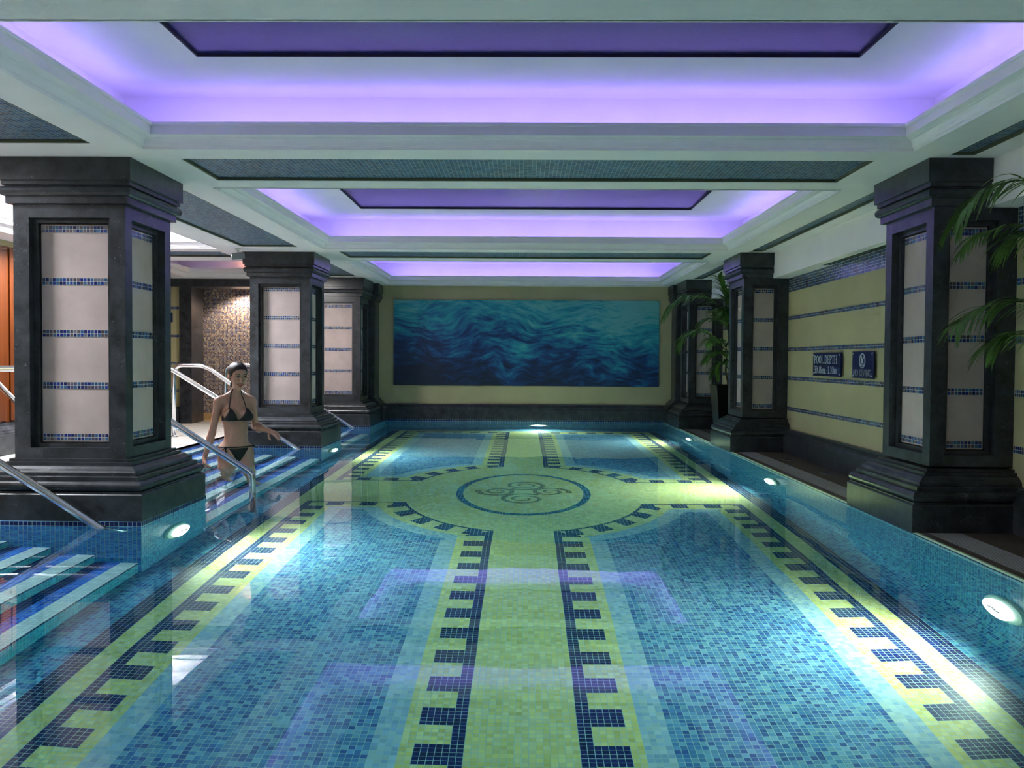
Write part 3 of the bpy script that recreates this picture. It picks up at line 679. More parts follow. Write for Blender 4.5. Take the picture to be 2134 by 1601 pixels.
# ------------------------------------------------------------------ signs
def arc(cx, cy, rx, ry, a0, a1, n=14): return [(cx+rx*math.cos(math.radians(a0+(a1-a0)*k/n)), cy+ry*math.sin(math.radians(a0+(a1-a0)*k/n))) for k in range(n+1)]
def ser(x, y, w=.16): return [(x-w, y), (x+w, y)]
GLY = {  # advance, strokes; capitals are 1 high
 'P': (.72, [[(.18,0),(.18,1)], ser(.18,0), [(.06,1),(.36,1)]+arc(.36,.76,.22,.24,90,-90)+[(.18,.52)]]),
 'O': (.86, [arc(.43,.5,.33,.5,0,360,28)]), 'L': (.66, [[(.18,1),(.18,0),(.58,0),(.58,.18)], ser(.18,1)]),
 'D': (.86, [[(.20,0),(.20,1)], [(.06,1),(.32,1)]+arc(.34,.5,.40,.5,90,-90)+[(.06,0)]]),
 'E': (.70, [[(.60,.84),(.60,1),(.06,1)], [(.18,1),(.18,0)], [(.06,0),(.62,0),(.62,.18)], [(.18,.52),(.48,.52)]]),
 'T': (.76, [[(.06,.82),(.06,1),(.70,1),(.70,.82)], [(.38,1),(.38,0)], ser(.38,0)]),
 'H': (.90, [[(.18,0),(.18,1)], [(.72,0),(.72,1)], [(.18,.52),(.72,.52)], ser(.18,0), ser(.18,1), ser(.72,0), ser(.72,1)]),
 'N': (.90, [[(.18,0),(.18,1),(.72,0),(.72,1)], ser(.18,0), ser(.16,1), ser(.72,1)]),
 'I': (.40, [[(.20,0),(.20,1)], ser(.20,0), ser(.20,1)]), 'V': (.82, [[(.12,1),(.41,0),(.70,1)], ser(.12,1), ser(.70,1)]),
 'G': (.86, [arc(.45,.5,.34,.5,50,330,22), [(.74,.12),(.74,.42)], ser(.72,.42,.14)]),
 '3': (.60, [arc(.28,.76,.20,.24,150,-90)+arc(.28,.27,.24,.27,90,-150)]), '8': (.64, [arc(.32,.76,.20,.24,0,360,20), arc(.32,.27,.25,.27,0,360,20)]),
 '1': (.46, [[(.10,.86),(.24,1),(.24,0)], ser(.24,0)]), '0': (.66, [arc(.33,.5,.24,.5,0,360,24)]), '.': (.24, [[(.10,.0),(.13,.05)]]), '-': (.44, [[(.08,.42),(.36,.42)]]), ' ': (.36, []),
 'f': (.38, [[(.16,0),(.16,.82)]+arc(.28,.82,.12,.16,180,40,6), [(.04,.60),(.32,.60)], ser(.16,0,.1)]), 't': (.36, [[(.16,.84),(.16,.10),(.30,.02)], [(.04,.60),(.32,.60)]]),
 'i': (.30, [[(.15,0),(.15,.60)], ser(.15,0,.1), [(.14,.84),(.17,.88)]]), 'n': (.60, [[(.13,0),(.13,.62)], [(.13,.46)]+arc(.29,.44,.16,.16,160,0,8)+[(.45,0)], ser(.13,0,.09), ser(.45,0,.09)]),
 's': (.44, [arc(.22,.46,.13,.14,40,250,10)+arc(.22,.16,.15,.16,70,-150,10)]),
 'm': (.86, [[(.12,0),(.12,.62)], [(.12,.46)]+arc(.26,.44,.15,.16,160,0,8)+[(.41,0)], [(.41,.46)]+arc(.55,.44,.15,.16,160,0,8)+[(.70,0)], ser(.12,0,.08), ser(.41,0,.08), ser(.70,0,.08)])}
def text(s, h, wid, yc, z0, parent):
    """letters h high, the line fitted to the width wid, standing proud of the sign plate"""
    adv = sum(GLY[q][0] for q in s); kx = wid/adv; y = yc+wid/2
    for q in s:
        w, strokes = GLY[q]; b = MB()
        for st in strokes:
            thin = len(st) == 2 and st[0][1] == st[1][1]
            b.tube([(XR-.0315, y-a*kx, z0+c_*h) for a, c_ in st], h*(.028 if thin else .042), 6)
        if strokes: b.build('letter', SILVER, parent)
        y -= w*kx
def wall_sign(yc, zc, w, h, label):
    r = empty('wall_sign', (XR-.006, yc, zc), label, 'sign')
    b = MB(); b.box(XR-.030, XR-.018, yc-w/2, yc+w/2, zc-h/2, zc+h/2); b.build('plate', NAVY, r, bevel=.002)
    for sy in (-1, 1):
        for sz in (-1, 1):
            MB().lathe([(.008,0), (.008,.020), (.005,.023)], (XR-.012, yc+sy*(w/2-.025), zc+sz*(h/2-.02)), (-1,0,0), 12).build('screw', SILVER, r)
    return r
r = wall_sign(8.115, .943, .735, .216, 'navy sign with silver letters POOL DEPTH 3ft.8ins.-1.10m on the right wall')
text('POOL DEPTH', .070, .62, 8.135, .955, r); text('3ft.8ins.-1.10m', .066, .62, 8.135, .862, r)
r = wall_sign(7.245, .945, .45, .224, 'navy sign with silver NO DIVING and a crossed circle on the right wall')
text('NO DIVING', .052, .385, 7.25, .852, r)
b = MB(); cy, cz, R = 7.245, .978, .058
ringp = [(XR-.032, cy+R*math.cos(t), cz+R*math.sin(t)) for t in [2*PI*k/32 for k in range(33)]]
b.tube(ringp, .0045, 6); b.tube([(XR-.032, cy-.04, cz+.042), (XR-.032, cy+.04, cz-.042)], .0035, 6)
b.tube([(XR-.032, cy+.02, cz+.035), (XR-.032, cy+.004, cz+.005), (XR-.032, cy-.022, cz-.03)], [.004,.007,.004], 6)
b.tube([(XR-.032, cy+.004, cz+.005), (XR-.032, cy+.026, cz-.02)], .0035, 6); b.tube([(XR-.032, cy+.035, cz-.036), (XR-.032, cy-.035, cz-.036)], .003, 6)
b.lathe([(.001,-.003), (.008,-.002), (.008,.002), (.001,.003)], (XR-.032, cy+.026, cz+.04), (1,0,0), 12); b.build('no_diving_symbol', SILVER, r)
o = MB().box(-5.176, -5.155, YP-.001, YP+.029, 1.49, 1.63).build('notice', NAVY); tag(o, 'small navy plaque on the cream strip left of the dark portal', 'sign')

# ------------------------------------------------------------------ small fittings
r = empty('ceiling_camera', (-3.03, 9.2, ZC), 'small grey camera under the ceiling beside the middle left column', 'camera')
MB().lathe([(.03,0), (.03,-.012), (.012,-.016), (.012,-.05)], (-3.03,9.2,ZC), (0,0,1), 16).build('bracket', WHITEP, r)
MB().lathe([(.03,-.07), (.036,-.06), (.036,.06), (.03,.07)], (-3.03,9.2,ZC-.078), (-1,-.3,-.15), 16).build('body', GREYP, r, smooth=False)
r = empty('ceiling_camera', (2.53, 4.4, ZC), 'white dome camera on the ceiling at the top right edge', 'camera')
MB().lathe([(.07,0), (.07,-.03), (.06,-.04)], (2.56,4.42,ZC), (0,0,1), 24).build('mount', WHITEP, r)
MB().lathe([(.055*math.cos(t)+.0005, -.04-.055*math.sin(t)) for t in [PI/2*k/6 for k in range(7)]], (2.56,4.42,ZC), (0,0,1), 24).build('dome', GREYP, r, smooth=True)
for k, (x, y, txt) in enumerate(((2.59, 8.50, 'farther of the two round drains'), (2.61, 7.48, 'nearer of the two round drains'))):
    r = empty('floor_drain', (x, y, .012), txt+' in the brown ledge below the signs', 'drain', 'floor drains')
    MB().lathe([(.07,0), (.07,.004), (.06,.005), (.06,.002)], (x,y,.012), (0,0,1), 28).build('rim', GREYP, r)
    MB().lathe([(.059,0), (.059,.003)], (x,y,.012), (0,0,1), 28).build('cover', BLACK, r)

# ------------------------------------------------------------------ palms
def frond(parent, pts, n=26, ll=.30, droop=.8, seed=0, width=.013, r0=.006):
    """one feather leaf: an arching midrib and drooping blades on both sides"""
    rg = random.Random(seed); P = [Vector(p) for p in pts]
    # Catmull-Rom through the control points
    Q = [P[0]*2-P[1]]+P+[P[-1]*2-P[-2]]; C = []
    for i in range(1, len(Q)-2):
        for k in range(10):
            t = k/10; a, b_, c, d = Q[i-1:i+3]
            C.append(.5*((2*b_)+(c-a)*t+(2*a-5*b_+4*c-d)*t*t+(-a+3*b_-3*c+d)*t**3))
    C.append(P[-1]); m = len(C)
    st = MB(); st.tube(C, [r0*(1-.75*i/(m-1)) for i in range(m)], 6); rib = st.build('midrib', STEMM, parent, smooth=True)
    b = MB()
    for i in range(n):
        f = .16+.84*i/(n-1); x = f*(m-1); k = min(int(x), m-2); p = C[k].lerp(C[k+1], x-k); t = (C[k+1]-C[k]).normalized()
        side = t.cross(Vector((0,0,1))); side = side.normalized() if side.length > .05 else Vector((0,1,0))
        L = ll*(.55+.6*math.sin(PI*min(1, .15+f*.8)))*rg.uniform(.85,1.1)
        for s in (-1, 1):
            d = (t*.75+side*s*rg.uniform(.5,.8)+Vector((0,0,rg.uniform(-.1,.25)))).normalized()
            prev = None; q = p.copy(); dd = d.copy(); wn = dd.cross(Vector((0,0,1)))
            wn = wn.normalized() if wn.length > .05 else Vector((1,0,0)); S = 6
            n0 = len(b.v)
            for j in range(S+1):
                w = width*math.sin(PI*min(1, .12+.88*j/S)**.8)*(1 if j < S else 0)+.0008
                v = q+wn*w+Vector((0,0,.25*w)); b.v.append(tuple(v)); b.v.append(tuple(q)); b.v.append(tuple(q-wn*w+Vector((0,0,.25*w))))
                q = q+dd*(L/S); dd = (dd+Vector((0,0,-droop/S*rg.uniform(.9,1.5)))).normalized()
            for j in range(S):
                a = n0+j*3; b.f.append((a, a+1, a+4, a+3)); b.f.append((a+1, a+2, a+5, a+4))
    b.v = [(min(q[0], 2.79), q[1], q[2]) for q in b.v]
    leaf = b.build('frond', LEAF, parent, smooth=True); rib.parent = leaf; rib.matrix_parent_inverse = Matrix.Identity(4)
    return leaf
def pot(parent, x, y, z, top, bot, h):
    b = MB(); b.sweep_rect([(bot-.2, 0), (top-.2, h), (top-.2+.0, h+.0), (top-.22, h), (top-.23, h-.06)], x-.2, x+.2, y-.2, y+.2); o = b.build('pot', POTM, parent, bevel=.004)
    b = MB(); b.box(x-top+.03, x+top-.03, y-top+.03, y+top-.03, h-.10, h-.055); s = b.build('soil', SOIL, parent); s.location.z += z; o.location.z += z
    o.location.z = z; s.location.z = z
    o.matrix_parent_inverse = parent.matrix_basis.inverted(); s.matrix_parent_inverse = parent.matrix_basis.inverted()
def cane(parent, a, b_, r=.014):
    A, B = Vector(a), Vector(b_); pts = [A.lerp(B, k/8)+Vector((.012*math.sin(k*1.1), .012*math.cos(k*.9), 0))*(k > 0) for k in range(9)]
    MB().tube(pts, [r*(1-.04*k) for k in range(9)], 8).build('stem', TRUNK, parent, smooth=True)
# potted palm between the middle and far right columns
px, py = 2.56, 10.9
r = empty('potted_palm', (px, py, .012), 'tall green palm in a square black pot by the far right columns', 'potted palm', 'potted palms')
pot(r, px, py, .012, .21, .15, .665)
tops = [(2.50,10.86,1.62), (2.58,10.95,1.45), (2.60,10.82,1.25), (2.52,10.98,1.05), (2.62,10.92,.92)]
for k, t in enumerate(tops): cane(r, (px+.05*math.cos(k*1.3), py+.05*math.sin(k*1.3), .6), t)
FR = [[(2.50,10.86,1.60), (2.37,10.86,1.68), (2.21,10.84,1.76), (2.00,10.82,1.775), (1.83,10.80,1.68), (1.74,10.79,1.56)],
      [(2.50,10.86,1.10), (2.40,10.84,1.19), (2.28,10.82,1.30), (2.13,10.80,1.345), (1.98,10.78,1.28), (1.91,10.77,1.17)],
      [(2.50,10.86,1.55), (2.47,10.84,1.75), (2.42,10.82,1.90), (2.385,10.80,1.99)],
      [(2.50,10.86,1.55), (2.54,10.80,1.76), (2.56,10.72,1.88), (2.56,10.62,1.90)],
      [(2.52,10.90,1.40), (2.46,10.70,1.56), (2.40,10.50,1.60), (2.36,10.35,1.55)],
      [(2.55,10.90,1.30), (2.48,10.88,1.42), (2.36,10.90,1.50), (2.22,10.92,1.47), (2.14,10.93,1.36)],
      [(2.55,10.90,.95), (2.46,10.86,1.06), (2.34,10.82,1.08), (2.24,10.80,1.00)],
      [(2.55,10.90,.85), (2.47,10.86,.95), (2.40,10.84,.92), (2.36,10.82,.82)],
      [(2.58,10.92,1.40), (2.64,11.05,1.60), (2.66,11.20,1.66), (2.66,11.35,1.60)],
      [(2.58,10.92,1.15), (2.62,10.72,1.30), (2.64,10.56,1.34), (2.66,10.45,1.28)],
      [(2.55,10.92,1.05), (2.50,11.10,1.22), (2.42,11.28,1.26), (2.36,11.40,1.20)],
      [(2.52,10.88,1.35), (2.47,10.82,1.48), (2.40,10.76,1.56), (2.33,10.70,1.58)]]
for k, f in enumerate(FR): frond(r, f, 22, .26 if k < 2 else .22, 1.0, 30+k)
# palm at the right edge, its pot is out of frame
px, py = 2.62, 4.02
r = empty('potted_palm', (px, py, .012), 'palm at the right edge, its fronds hanging over the big right column', 'potted palm', 'potted palms')
pot(r, px, py, .012, .19, .14, .60)
for k, t in enumerate([(2.60,4.08,1.45), (2.66,4.0,1.35), (2.62,4.1,1.0)]): cane(r, (px+.05*math.cos(k*2.1), py+.05*math.sin(k*2.1), .54), t)
FR = [[(2.60,4.08,1.45), (2.56,4.2,1.76), (2.43,4.28,1.845), (2.33,4.30,1.84), (2.23,4.31,1.795), (2.15,4.32,1.715), (2.11,4.32,1.65)],
      [(2.60,4.08,1.42), (2.52,4.2,1.60), (2.39,4.28,1.635), (2.28,4.3,1.615), (2.19,4.3,1.585), (2.135,4.3,1.52)],
      [(2.62,4.10,1.0), (2.55,4.2,1.20), (2.43,4.28,1.262), (2.31,4.3,1.25), (2.19,4.3,1.212), (2.115,4.3,1.155)],
      [(2.62,4.10,.95), (2.54,4.2,1.06), (2.44,4.28,1.105), (2.335,4.3,1.09), (2.28,4.3,1.05)],
      [(2.60,4.08,1.40), (2.54,4.25,1.55), (2.47,4.35,1.60), (2.41,4.38,1.56)],
      [(2.62,4.08,1.35), (2.66,4.2,1.6), (2.68,4.35,1.66), (2.68,4.5,1.6)], [(2.64,4.0,1.3), (2.68,3.8,1.55), (2.70,3.6,1.6), (2.70,3.4,1.5)],
      [(2.62,4.05,1.3), (2.5,3.9,1.5), (2.42,3.75,1.52), (2.38,3.65,1.45)]]
for k, f in enumerate(FR): frond(r, f, 28 if k != 1 else 16, .25 if k != 1 else .15, 1.25, 60+k, .0068)
# ------------------------------------------------------------------ the woman: a distance field turned into one skin
def capsule(a, b_, ra, rb):
    a, b_ = np.array(a, float), np.array(b_, float)
    def f(p):
        pa, ba = p-a, b_-a; h = np.clip((pa@ba)/(ba@ba), 0, 1)
        return np.linalg.norm(pa-h[..., None]*ba, axis=-1)-(ra+(rb-ra)*h)
    lo = np.minimum(a, b_)-max(ra, rb); hi = np.maximum(a, b_)+max(ra, rb); return f, lo, hi
def ellipsoid(c, r, Rm=None):
    c, r = np.array(c, float), np.array(r, float); Rm = np.eye(3) if Rm is None else Rm
    def f(p):
        q = (p-c)@Rm; k0 = np.linalg.norm(q/r, axis=-1); k1 = np.linalg.norm(q/r**2, axis=-1)+1e-9
        return k0*(k0-1)/k1
    e = r.max(); return f, c-e, c+e
class Field:
    def __init__(self, lo, hi, h):
        self.lo, self.h = np.array(lo), h; self.n = np.ceil((np.array(hi)-self.lo)/h).astype(int)+1
        self.d = np.full(self.n, .5, np.float32)
    def pts(self, s): return np.stack(np.meshgrid(*[self.lo[k]+np.arange(s[k].start, s[k].stop)*self.h for k in range(3)], indexing='ij'), -1)
    def sl(self, lo, hi, m):
        a = np.clip(((lo-m-self.lo)/self.h).astype(int), 0, self.n-1); b_ = np.clip(((hi+m-self.lo)/self.h).astype(int)+2, 1, self.n)
        return tuple(slice(int(i), int(j)) for i, j in zip(a, b_))
    def add(self, prim, k=.03, sub=False):
        f, lo, hi = prim; s = self.sl(lo, hi, k+.04)
        v = f(self.pts(s)).astype(np.float32); d = self.d[s]
        if sub: v = -v; h = np.clip(.5-.5*(v-d)/-k if False else .5+.5*(v-d)/k, 0, 1); self.d[s] = d*(1-h)+v*h+k*h*(1-h)
        else: h = np.clip(.5+.5*(d-v)/k, 0, 1); self.d[s] = d*(1-h)+v*h-k*h*(1-h)
    def copy(self):
        o = object.__new__(Field); o.lo, o.h, o.n, o.d = self.lo, self.h, self.n, self.d.copy(); return o
def surface_nets(fd):
    d, lo, h = fd.d, fd.lo, fd.h; s = d < 0
    c = [s[i:s.shape[0]-1+i, j:s.shape[1]-1+j, k:s.shape[2]-1+k] for i in (0,1) for j in (0,1) for k in (0,1)]
    cnt = sum(x.astype(np.int8) for x in c); act = (cnt > 0) & (cnt < 8); ii = np.argwhere(act); idx = np.full(act.shape, -1, np.int64); idx[tuple(ii.T)] = np.arange(len(ii))
    P = np.zeros((len(ii), 3)); W = np.zeros(len(ii))
    cor = [(i, j, k) for i in (0,1) for j in (0,1) for k in (0,1)]
    val = {q: d[ii[:,0]+q[0], ii[:,1]+q[1], ii[:,2]+q[2]] for q in cor}
    for q in cor:
        for ax in range(3):
            if q[ax] == 0:
                r = list(q); r[ax] = 1; r = tuple(r); a, b_ = val[q], val[r]; m = (a < 0) != (b_ < 0)
                t = np.where(m, a/(np.where(a-b_ == 0, 1, a-b_)), 0); pos = np.array(q, float)[None].repeat(len(ii), 0); pos[:, ax] += t
                P += np.where(m[:, None], pos, 0); W += m
    P = lo+(ii+P/W[:, None])*h; F = []
    for ax in range(3):
        e1, e2 = [(1,2), (2,0), (0,1)][ax]
        a = s[tuple(slice(0, -1) if t == ax else slice(1, -1) for t in range(3))]; b_ = s[tuple(slice(1, None) if t == ax else slice(1, -1) for t in range(3))]
        w = np.argwhere(a != b_); o = np.zeros(3, int); o[e1] = 1; o[e2] = 1; w = w+o
        def at(d1, d2):
            q = w.copy(); q[:, e1] -= d1; q[:, e2] -= d2; return idx[q[:,0], q[:,1], q[:,2]]
        f = np.stack([at(1,1), at(0,1), at(0,0), at(1,0)], -1)
        ins = s[w[:,0], w[:,1], w[:,2]]; f[~ins] = f[~ins][:, ::-1]
        F.append(f)
    F = np.concatenate(F); return P, F[(F >= 0).all(1)]

TH = math.radians(36); OW = np.array([-2.575, 7.75, -.745])
AX = np.array([(math.cos(TH), math.sin(TH), 0), (math.sin(TH), -math.cos(TH), 0), (0, 0, 1)])   # her left, her front, up
def to_world(P): return OW+P@AX
def skin_mesh(fd, name, mat, parent=None, smooth_it=6):
    P, F = surface_nets(fd); o = mesh_np(name, to_world(P), F, mat, None, smooth=True)
    # light Laplacian smoothing
    me = o.data; V = np.empty(len(me.vertices)*3, np.float32); me.vertices.foreach_get('co', V); V = V.reshape(-1, 3)
    E = np.empty(len(me.edges)*2, np.int32); me.edges.foreach_get('vertices', E); E = E.reshape(-1, 2); deg = np.bincount(E.ravel(), minlength=len(V))[:, None]
    for i in range(smooth_it):
        S = np.zeros_like(V); np.add.at(S, E[:,0], V[E[:,1]]); np.add.at(S, E[:,1], V[E[:,0]])
        V = V+(.5 if i % 2 == 0 else -.53)*(S/np.maximum(deg, 1)-V)
    me.vertices.foreach_set('co', V.ravel()); me.update()
    return adopt(o, parent)
HB = .0045
fd = Field((-.36, -.24, -.20), (.36, .44, 1.72), HB)
# trunk
for p, k in ((ellipsoid((0,-.012,.89), (.146,.104,.115)), .03), (ellipsoid((.070,-.062,.865), (.080,.075,.09)), .03), (ellipsoid((-.070,-.062,.865), (.080,.075,.09)), .03),
             (ellipsoid((0,.002,1.055), (.104,.076,.15)), .05), (ellipsoid((0,-.006,1.20), (.124,.088,.155)), .04),
             (capsule((-.105,-.015,1.328), (.105,-.015,1.328), .044, .044), .04), (capsule((0,-.03,1.41), (.12,-.02,1.345), .028, .026), .03), (capsule((0,-.03,1.41), (-.12,-.02,1.345), .028, .026), .03),
             (capsule((0,-.022,1.34), (.004,.022,1.475), .043, .040), .03),
             (ellipsoid((.072,.076,1.205), (.060,.050,.060)), .022), (ellipsoid((-.072,.076,1.205), (.060,.050,.060)), .022),
             (ellipsoid((0,.055,.975), (.075,.03,.09)), .04)): fd.add(p, k)
# legs, one foot a step lower
for s, kn, an, toe in ((-1, (-.088,.035,.455), (-.088,-.01,.075), (-.10,.13,.028)), (1, (.092,.10,.40), (.10,.125,-.075), (.112,.265,-.122))):
    hip = (s*.078,-.005,.86)
    fd.add(capsule(hip, kn, .084, .054), .03); fd.add(capsule((s*.08,.012,.72), (s*.083,.02,.62), .074, .066), .03)
    fd.add(capsule(kn, an, .052, .034), .025); m_ = (np.array(kn)*.68+np.array(an)*.32); fd.add(ellipsoid(m_+np.array((0,-.022,0)), (.050,.052,.10)), .03)
    fd.add(capsule(an, toe, .034, .024), .02); fd.add(capsule((an[0], an[1]-.03, toe[2]+.004), toe, .028, .022), .02)
# arms
ARMR = [(-.146,-.015,1.318), (-.196,-.045,1.050), (-.248,-.085,.835)]; ARML = [(.146,-.015,1.318), (.196,-.045,1.085), (.255,.165,1.062)]
for A in (ARMR, ARML):
    fd.add(ellipsoid(A[0], (.045,.046,.054)), .03); fd.add(capsule(A[0], A[1], .0375, .030), .02)
    m_ = np.array(A[1])*.75+np.array(A[2])*.25; fd.add(capsule(A[1], A[2], .030, .021), .02); fd.add(ellipsoid(m_, (.033,.033,.045)), .02)
# hands: palm, four unequal fingers bent at three joints, thumb from the side
def hand(w, dr, pn, side, curl, tcurl):
    """w wrist, dr direction of the hand, pn palm normal, side = direction of the thumb edge"""
    w, dr, pn = np.array(w, float), np.array(dr, float), np.array(pn, float); dr /= np.linalg.norm(dr); pn -= dr*(pn@dr); pn /= np.linalg.norm(pn); sd = np.array(side, float); sd -= dr*(sd@dr)+pn*(sd@pn); sd /= np.linalg.norm(sd)
    for q in (-.026, -.009, .009, .026): fd.add(capsule(w+dr*.012+sd*q*.6, w+dr*.080+sd*q, .0135, .0115), .010)
    for q, L, c in ((.026,.070,curl[0]), (.009,.078,curl[1]), (-.009,.073,curl[2]), (-.026,.057,curl[3])):
        p = w+dr*.082+sd*q; a = 0; spread = sd*q*.6
        for seg, frac in enumerate((.46, .30, .24)):
            a += c*(1, 1.15, .8)[seg]; v = dr*math.cos(a)+pn*math.sin(a)+spread*.5; v /= np.linalg.norm(v); e = p+v*L*frac; fd.add(capsule(p, e, .0092-.0008*seg, .0086-.0008*seg), .003); p = e
    p = w+dr*.028+sd*.024+pn*.006
    for seg, (L, c) in enumerate(((.040,.0), (.030,tcurl), (.024,tcurl*1.6))):
        v = dr*(.75-.1*seg)+sd*(.62-.35*seg)+pn*(.30+c); v /= np.linalg.norm(v); e = p+v*L; fd.add(capsule(p, e, .0125-.0015*seg, .011-.0015*seg), .008 if seg == 0 else .003); p = e
hand(ARMR[2], (-.22,.10,-.97), (.85,.35,-.1), (.25,.95,.1), (.62,.75,.8,.85), .7)
hand(ARML[2], (.22,.95,-.22), (-.05,-.22,-.97), (-.95,.25,0), (.16,.30,.36,.42), .1)
# head, turned to her left and bowed a little
hy, hp = math.radians(2), math.radians(13)
HLx = np.array((math.cos(hy), -math.sin(hy), 0)); HLx = np.array((math.cos(hy), -math.sin(hy), 0)); HF = np.array((math.sin(hy)*math.cos(hp), math.cos(hy)*math.cos(hp), -math.sin(hp))); HU = np.cross(HLx, HF); HU = HU/np.linalg.norm(HU)*(1 if HU[2] > 0 else np.sign(HU[2]))
if HU[2] < 0: HU = -HU
HM = np.stack([HLx, HF, HU]); HC = np.array((.006,.040,1.555)); HS_ = 1.05
def hp_(q): return HC+np.array(q, float)*HS_@HM
def hE(c, r): return ellipsoid(hp_(c), np.array(r)*HS_, HM.T)
def hC(a, b_, ra, rb): return capsule(hp_(a), hp_(b_), ra*HS_, rb*HS_)
fd.add(hE((0,-.012,.030), (.072,.092,.078)), .02)
for p, k in ((hE((0,.022,-.026), (.057,.061,.076)), .02), (hE((0,.036,-.076), (.034,.038,.036)), .02), (hE((0,.067,-.101), (.016,.016,.016)), .014), (hE((0,.058,.035), (.052,.030,.030)), .02),
             (hC((0,.083,.004), (0,.098,-.028), .0075, .0105), .008), (hE((.013,.086,-.031), (.008,.009,.007)), .006), (hE((-.013,.086,-.031), (.008,.009,.007)), .006),
             (hE((.036,.060,-.022), (.022,.020,.020)), .014), (hE((-.036,.060,-.022), (.022,.020,.020)), .014), (hE((0,.078,-.062), (.024,.012,.010)), .008),
             (hE((.073,-.006,-.010), (.008,.018,.030)), .006), (hE((-.073,-.006,-.010), (.008,.018,.030)), .006)): fd.add(p, k)
for s in (-1, 1): fd.add(hE((s*.031,.092,.010), (.017,.014,.010)), .010, sub=True)
fd.add(ellipsoid((0,.093,.985), (.006,.012,.009)), .008, sub=True)
woman = skin_mesh(fd, 'person', SKIN, None)
tag(woman, 'woman in a black bikini with tied back dark hair wading down the pool steps', 'person')
# hair: a close shell over the skull with a low bun and a wet tail
hf = Field((-.14,-.20,1.38), (.16,.20,1.72), .004)
hf.add(hE((0,-.016,.034), (.079,.100,.084)), .01); hf.add(hE((0,-.112,.0), (.036,.034,.036)), .02); hf.add(hC((0,-.118,-.01), (-.012,-.105,-.12), .020, .009), .02)
pp = hf.pts(tuple(slice(0, n) for n in hf.n)); q = (pp-HC)@HM.T/HS_
facecut = np.maximum.reduce([(.030-q[...,1])*1.0-(q[...,2]-.040)*.75, ])      # front and below the hairline
side = np.minimum(q[...,1]+.012+(-(q[...,2])-.0)*.0, .075-q[...,2])
yl = np.where(q[...,2] > 0, .034+.62*(q[...,2]-.02), np.maximum(.0216+q[...,2]*1.5, -.024))
mask = np.maximum(q[...,1]-yl, -q[...,2]-.075*np.where(q[...,1] < -.085, 9, 1))
jag = .0015*np.sin(q[...,0]*420)+.001*np.sin(q[...,0]*910+1)+.0015*np.sin(q[...,2]*700)
hf.d = np.maximum(hf.d, (mask+jag).astype(np.float32)*.8)
skin_mesh(hf, 'hair', HAIRM, woman)
# swimwear cut from the skin, a few millimetres out
def garment(name, lo, hi, maskf, off=.0045, extra=()):
    s = fd.sl(np.array(lo), np.array(hi), 0); g_ = object.__new__(Field); g_.h = fd.h; g_.lo = fd.lo+np.array([k.start for k in s])*fd.h; g_.n = np.array([k.stop-k.start for k in s])
    P_ = fd.pts(s); g_.d = np.maximum(fd.d[s]-off, maskf(P_[...,0], P_[...,1], P_[...,2]).astype(np.float32))
    for e in extra: g_.add(e, .004)
    return skin_mesh(g_, name, CLOTH, woman, 4)
def tri(a, c, pts):
    d = np.full(a.shape, -9.); sg = 1 if sum(p[0]*q[1]-q[0]*p[1] for p, q in zip(pts, pts[1:]+pts[:1])) > 0 else -1
    for (x0,y0), (x1,y1) in zip(pts, pts[1:]+pts[:1]):
        L = math.hypot(x1-x0, y1-y0); d = np.maximum(d, ((a-x0)*(y1-y0)-(c-y0)*(x1-x0))/L*sg)
    return d
def line(a, c, p, q, w):
    p, q = np.array(p), np.array(q); v = q-p; t = np.clip(((a-p[0])*v[0]+(c-p[1])*v[1])/(v@v), 0, 1); return np.hypot(a-p[0]-t*v[0], c-p[1]-t*v[1])-w
def top_mask(a, b_, c):
    front = -b_+.0
    cup = np.minimum(tri(a, c, [(.006,1.160), (.074,1.283), (.140,1.168)]), tri(-a, c, [(.006,1.160), (.074,1.283), (.140,1.168)]))
    st = np.minimum(line(a, c, (.074,1.278), (.036,1.44), .0040), line(-a, c, (.074,1.278), (.036,1.44), .0040))
    band = np.maximum(np.abs(c-1.163)-.0045, np.abs(a)-.132)
    return np.minimum(np.maximum(np.minimum(cup, st), front), band)
t_ = garment('bikini_top', (-.17,-.14,1.13), (.17,.16,1.46), top_mask, .005)
def bot_mask(a, b_, c):
    fr = np.maximum(tri(a, c, [(-.012,.795), (-.088,.915), (.088,.915), (.012,.795)]), -b_)
    bk = np.maximum(tri(a, c, [(-.012,.785), (-.125,.930), (.125,.930), (.012,.785)]), b_)
    band = np.maximum(np.abs(c-.925)-.005, np.abs(a)-.17)
    return np.minimum(np.minimum(fr, bk), band)
def hip(a, b_, c): return (a, b_, c)
ties = []
for s in (-1, 1):
    x, y = (-.118, .078) if s < 0 else (.146, .015)
    ties += [capsule((x,y,.925), (x-.01,y+.022,.86), .005, .004), capsule((x,y,.925), (x+.012,y+.018,.845), .005, .004), ellipsoid((x,y+.006,.925), (.016,.010,.011)), capsule((x,y+.01,.925), (x+.03*s,y+.02,.905), .006, .005)]
garment('bikini_bottom', (-.22,-.18,.77), (.22,.16,.96), bot_mask, .005, ties)
def blob(name, mat, c, r):
    e = Field(hp_(c)-np.array(r).max()*HS_-.006, hp_(c)+np.array(r).max()*HS_+.006, .0016); e.add(hE(c, r), .001); return skin_mesh(e, name, mat, woman, 2)
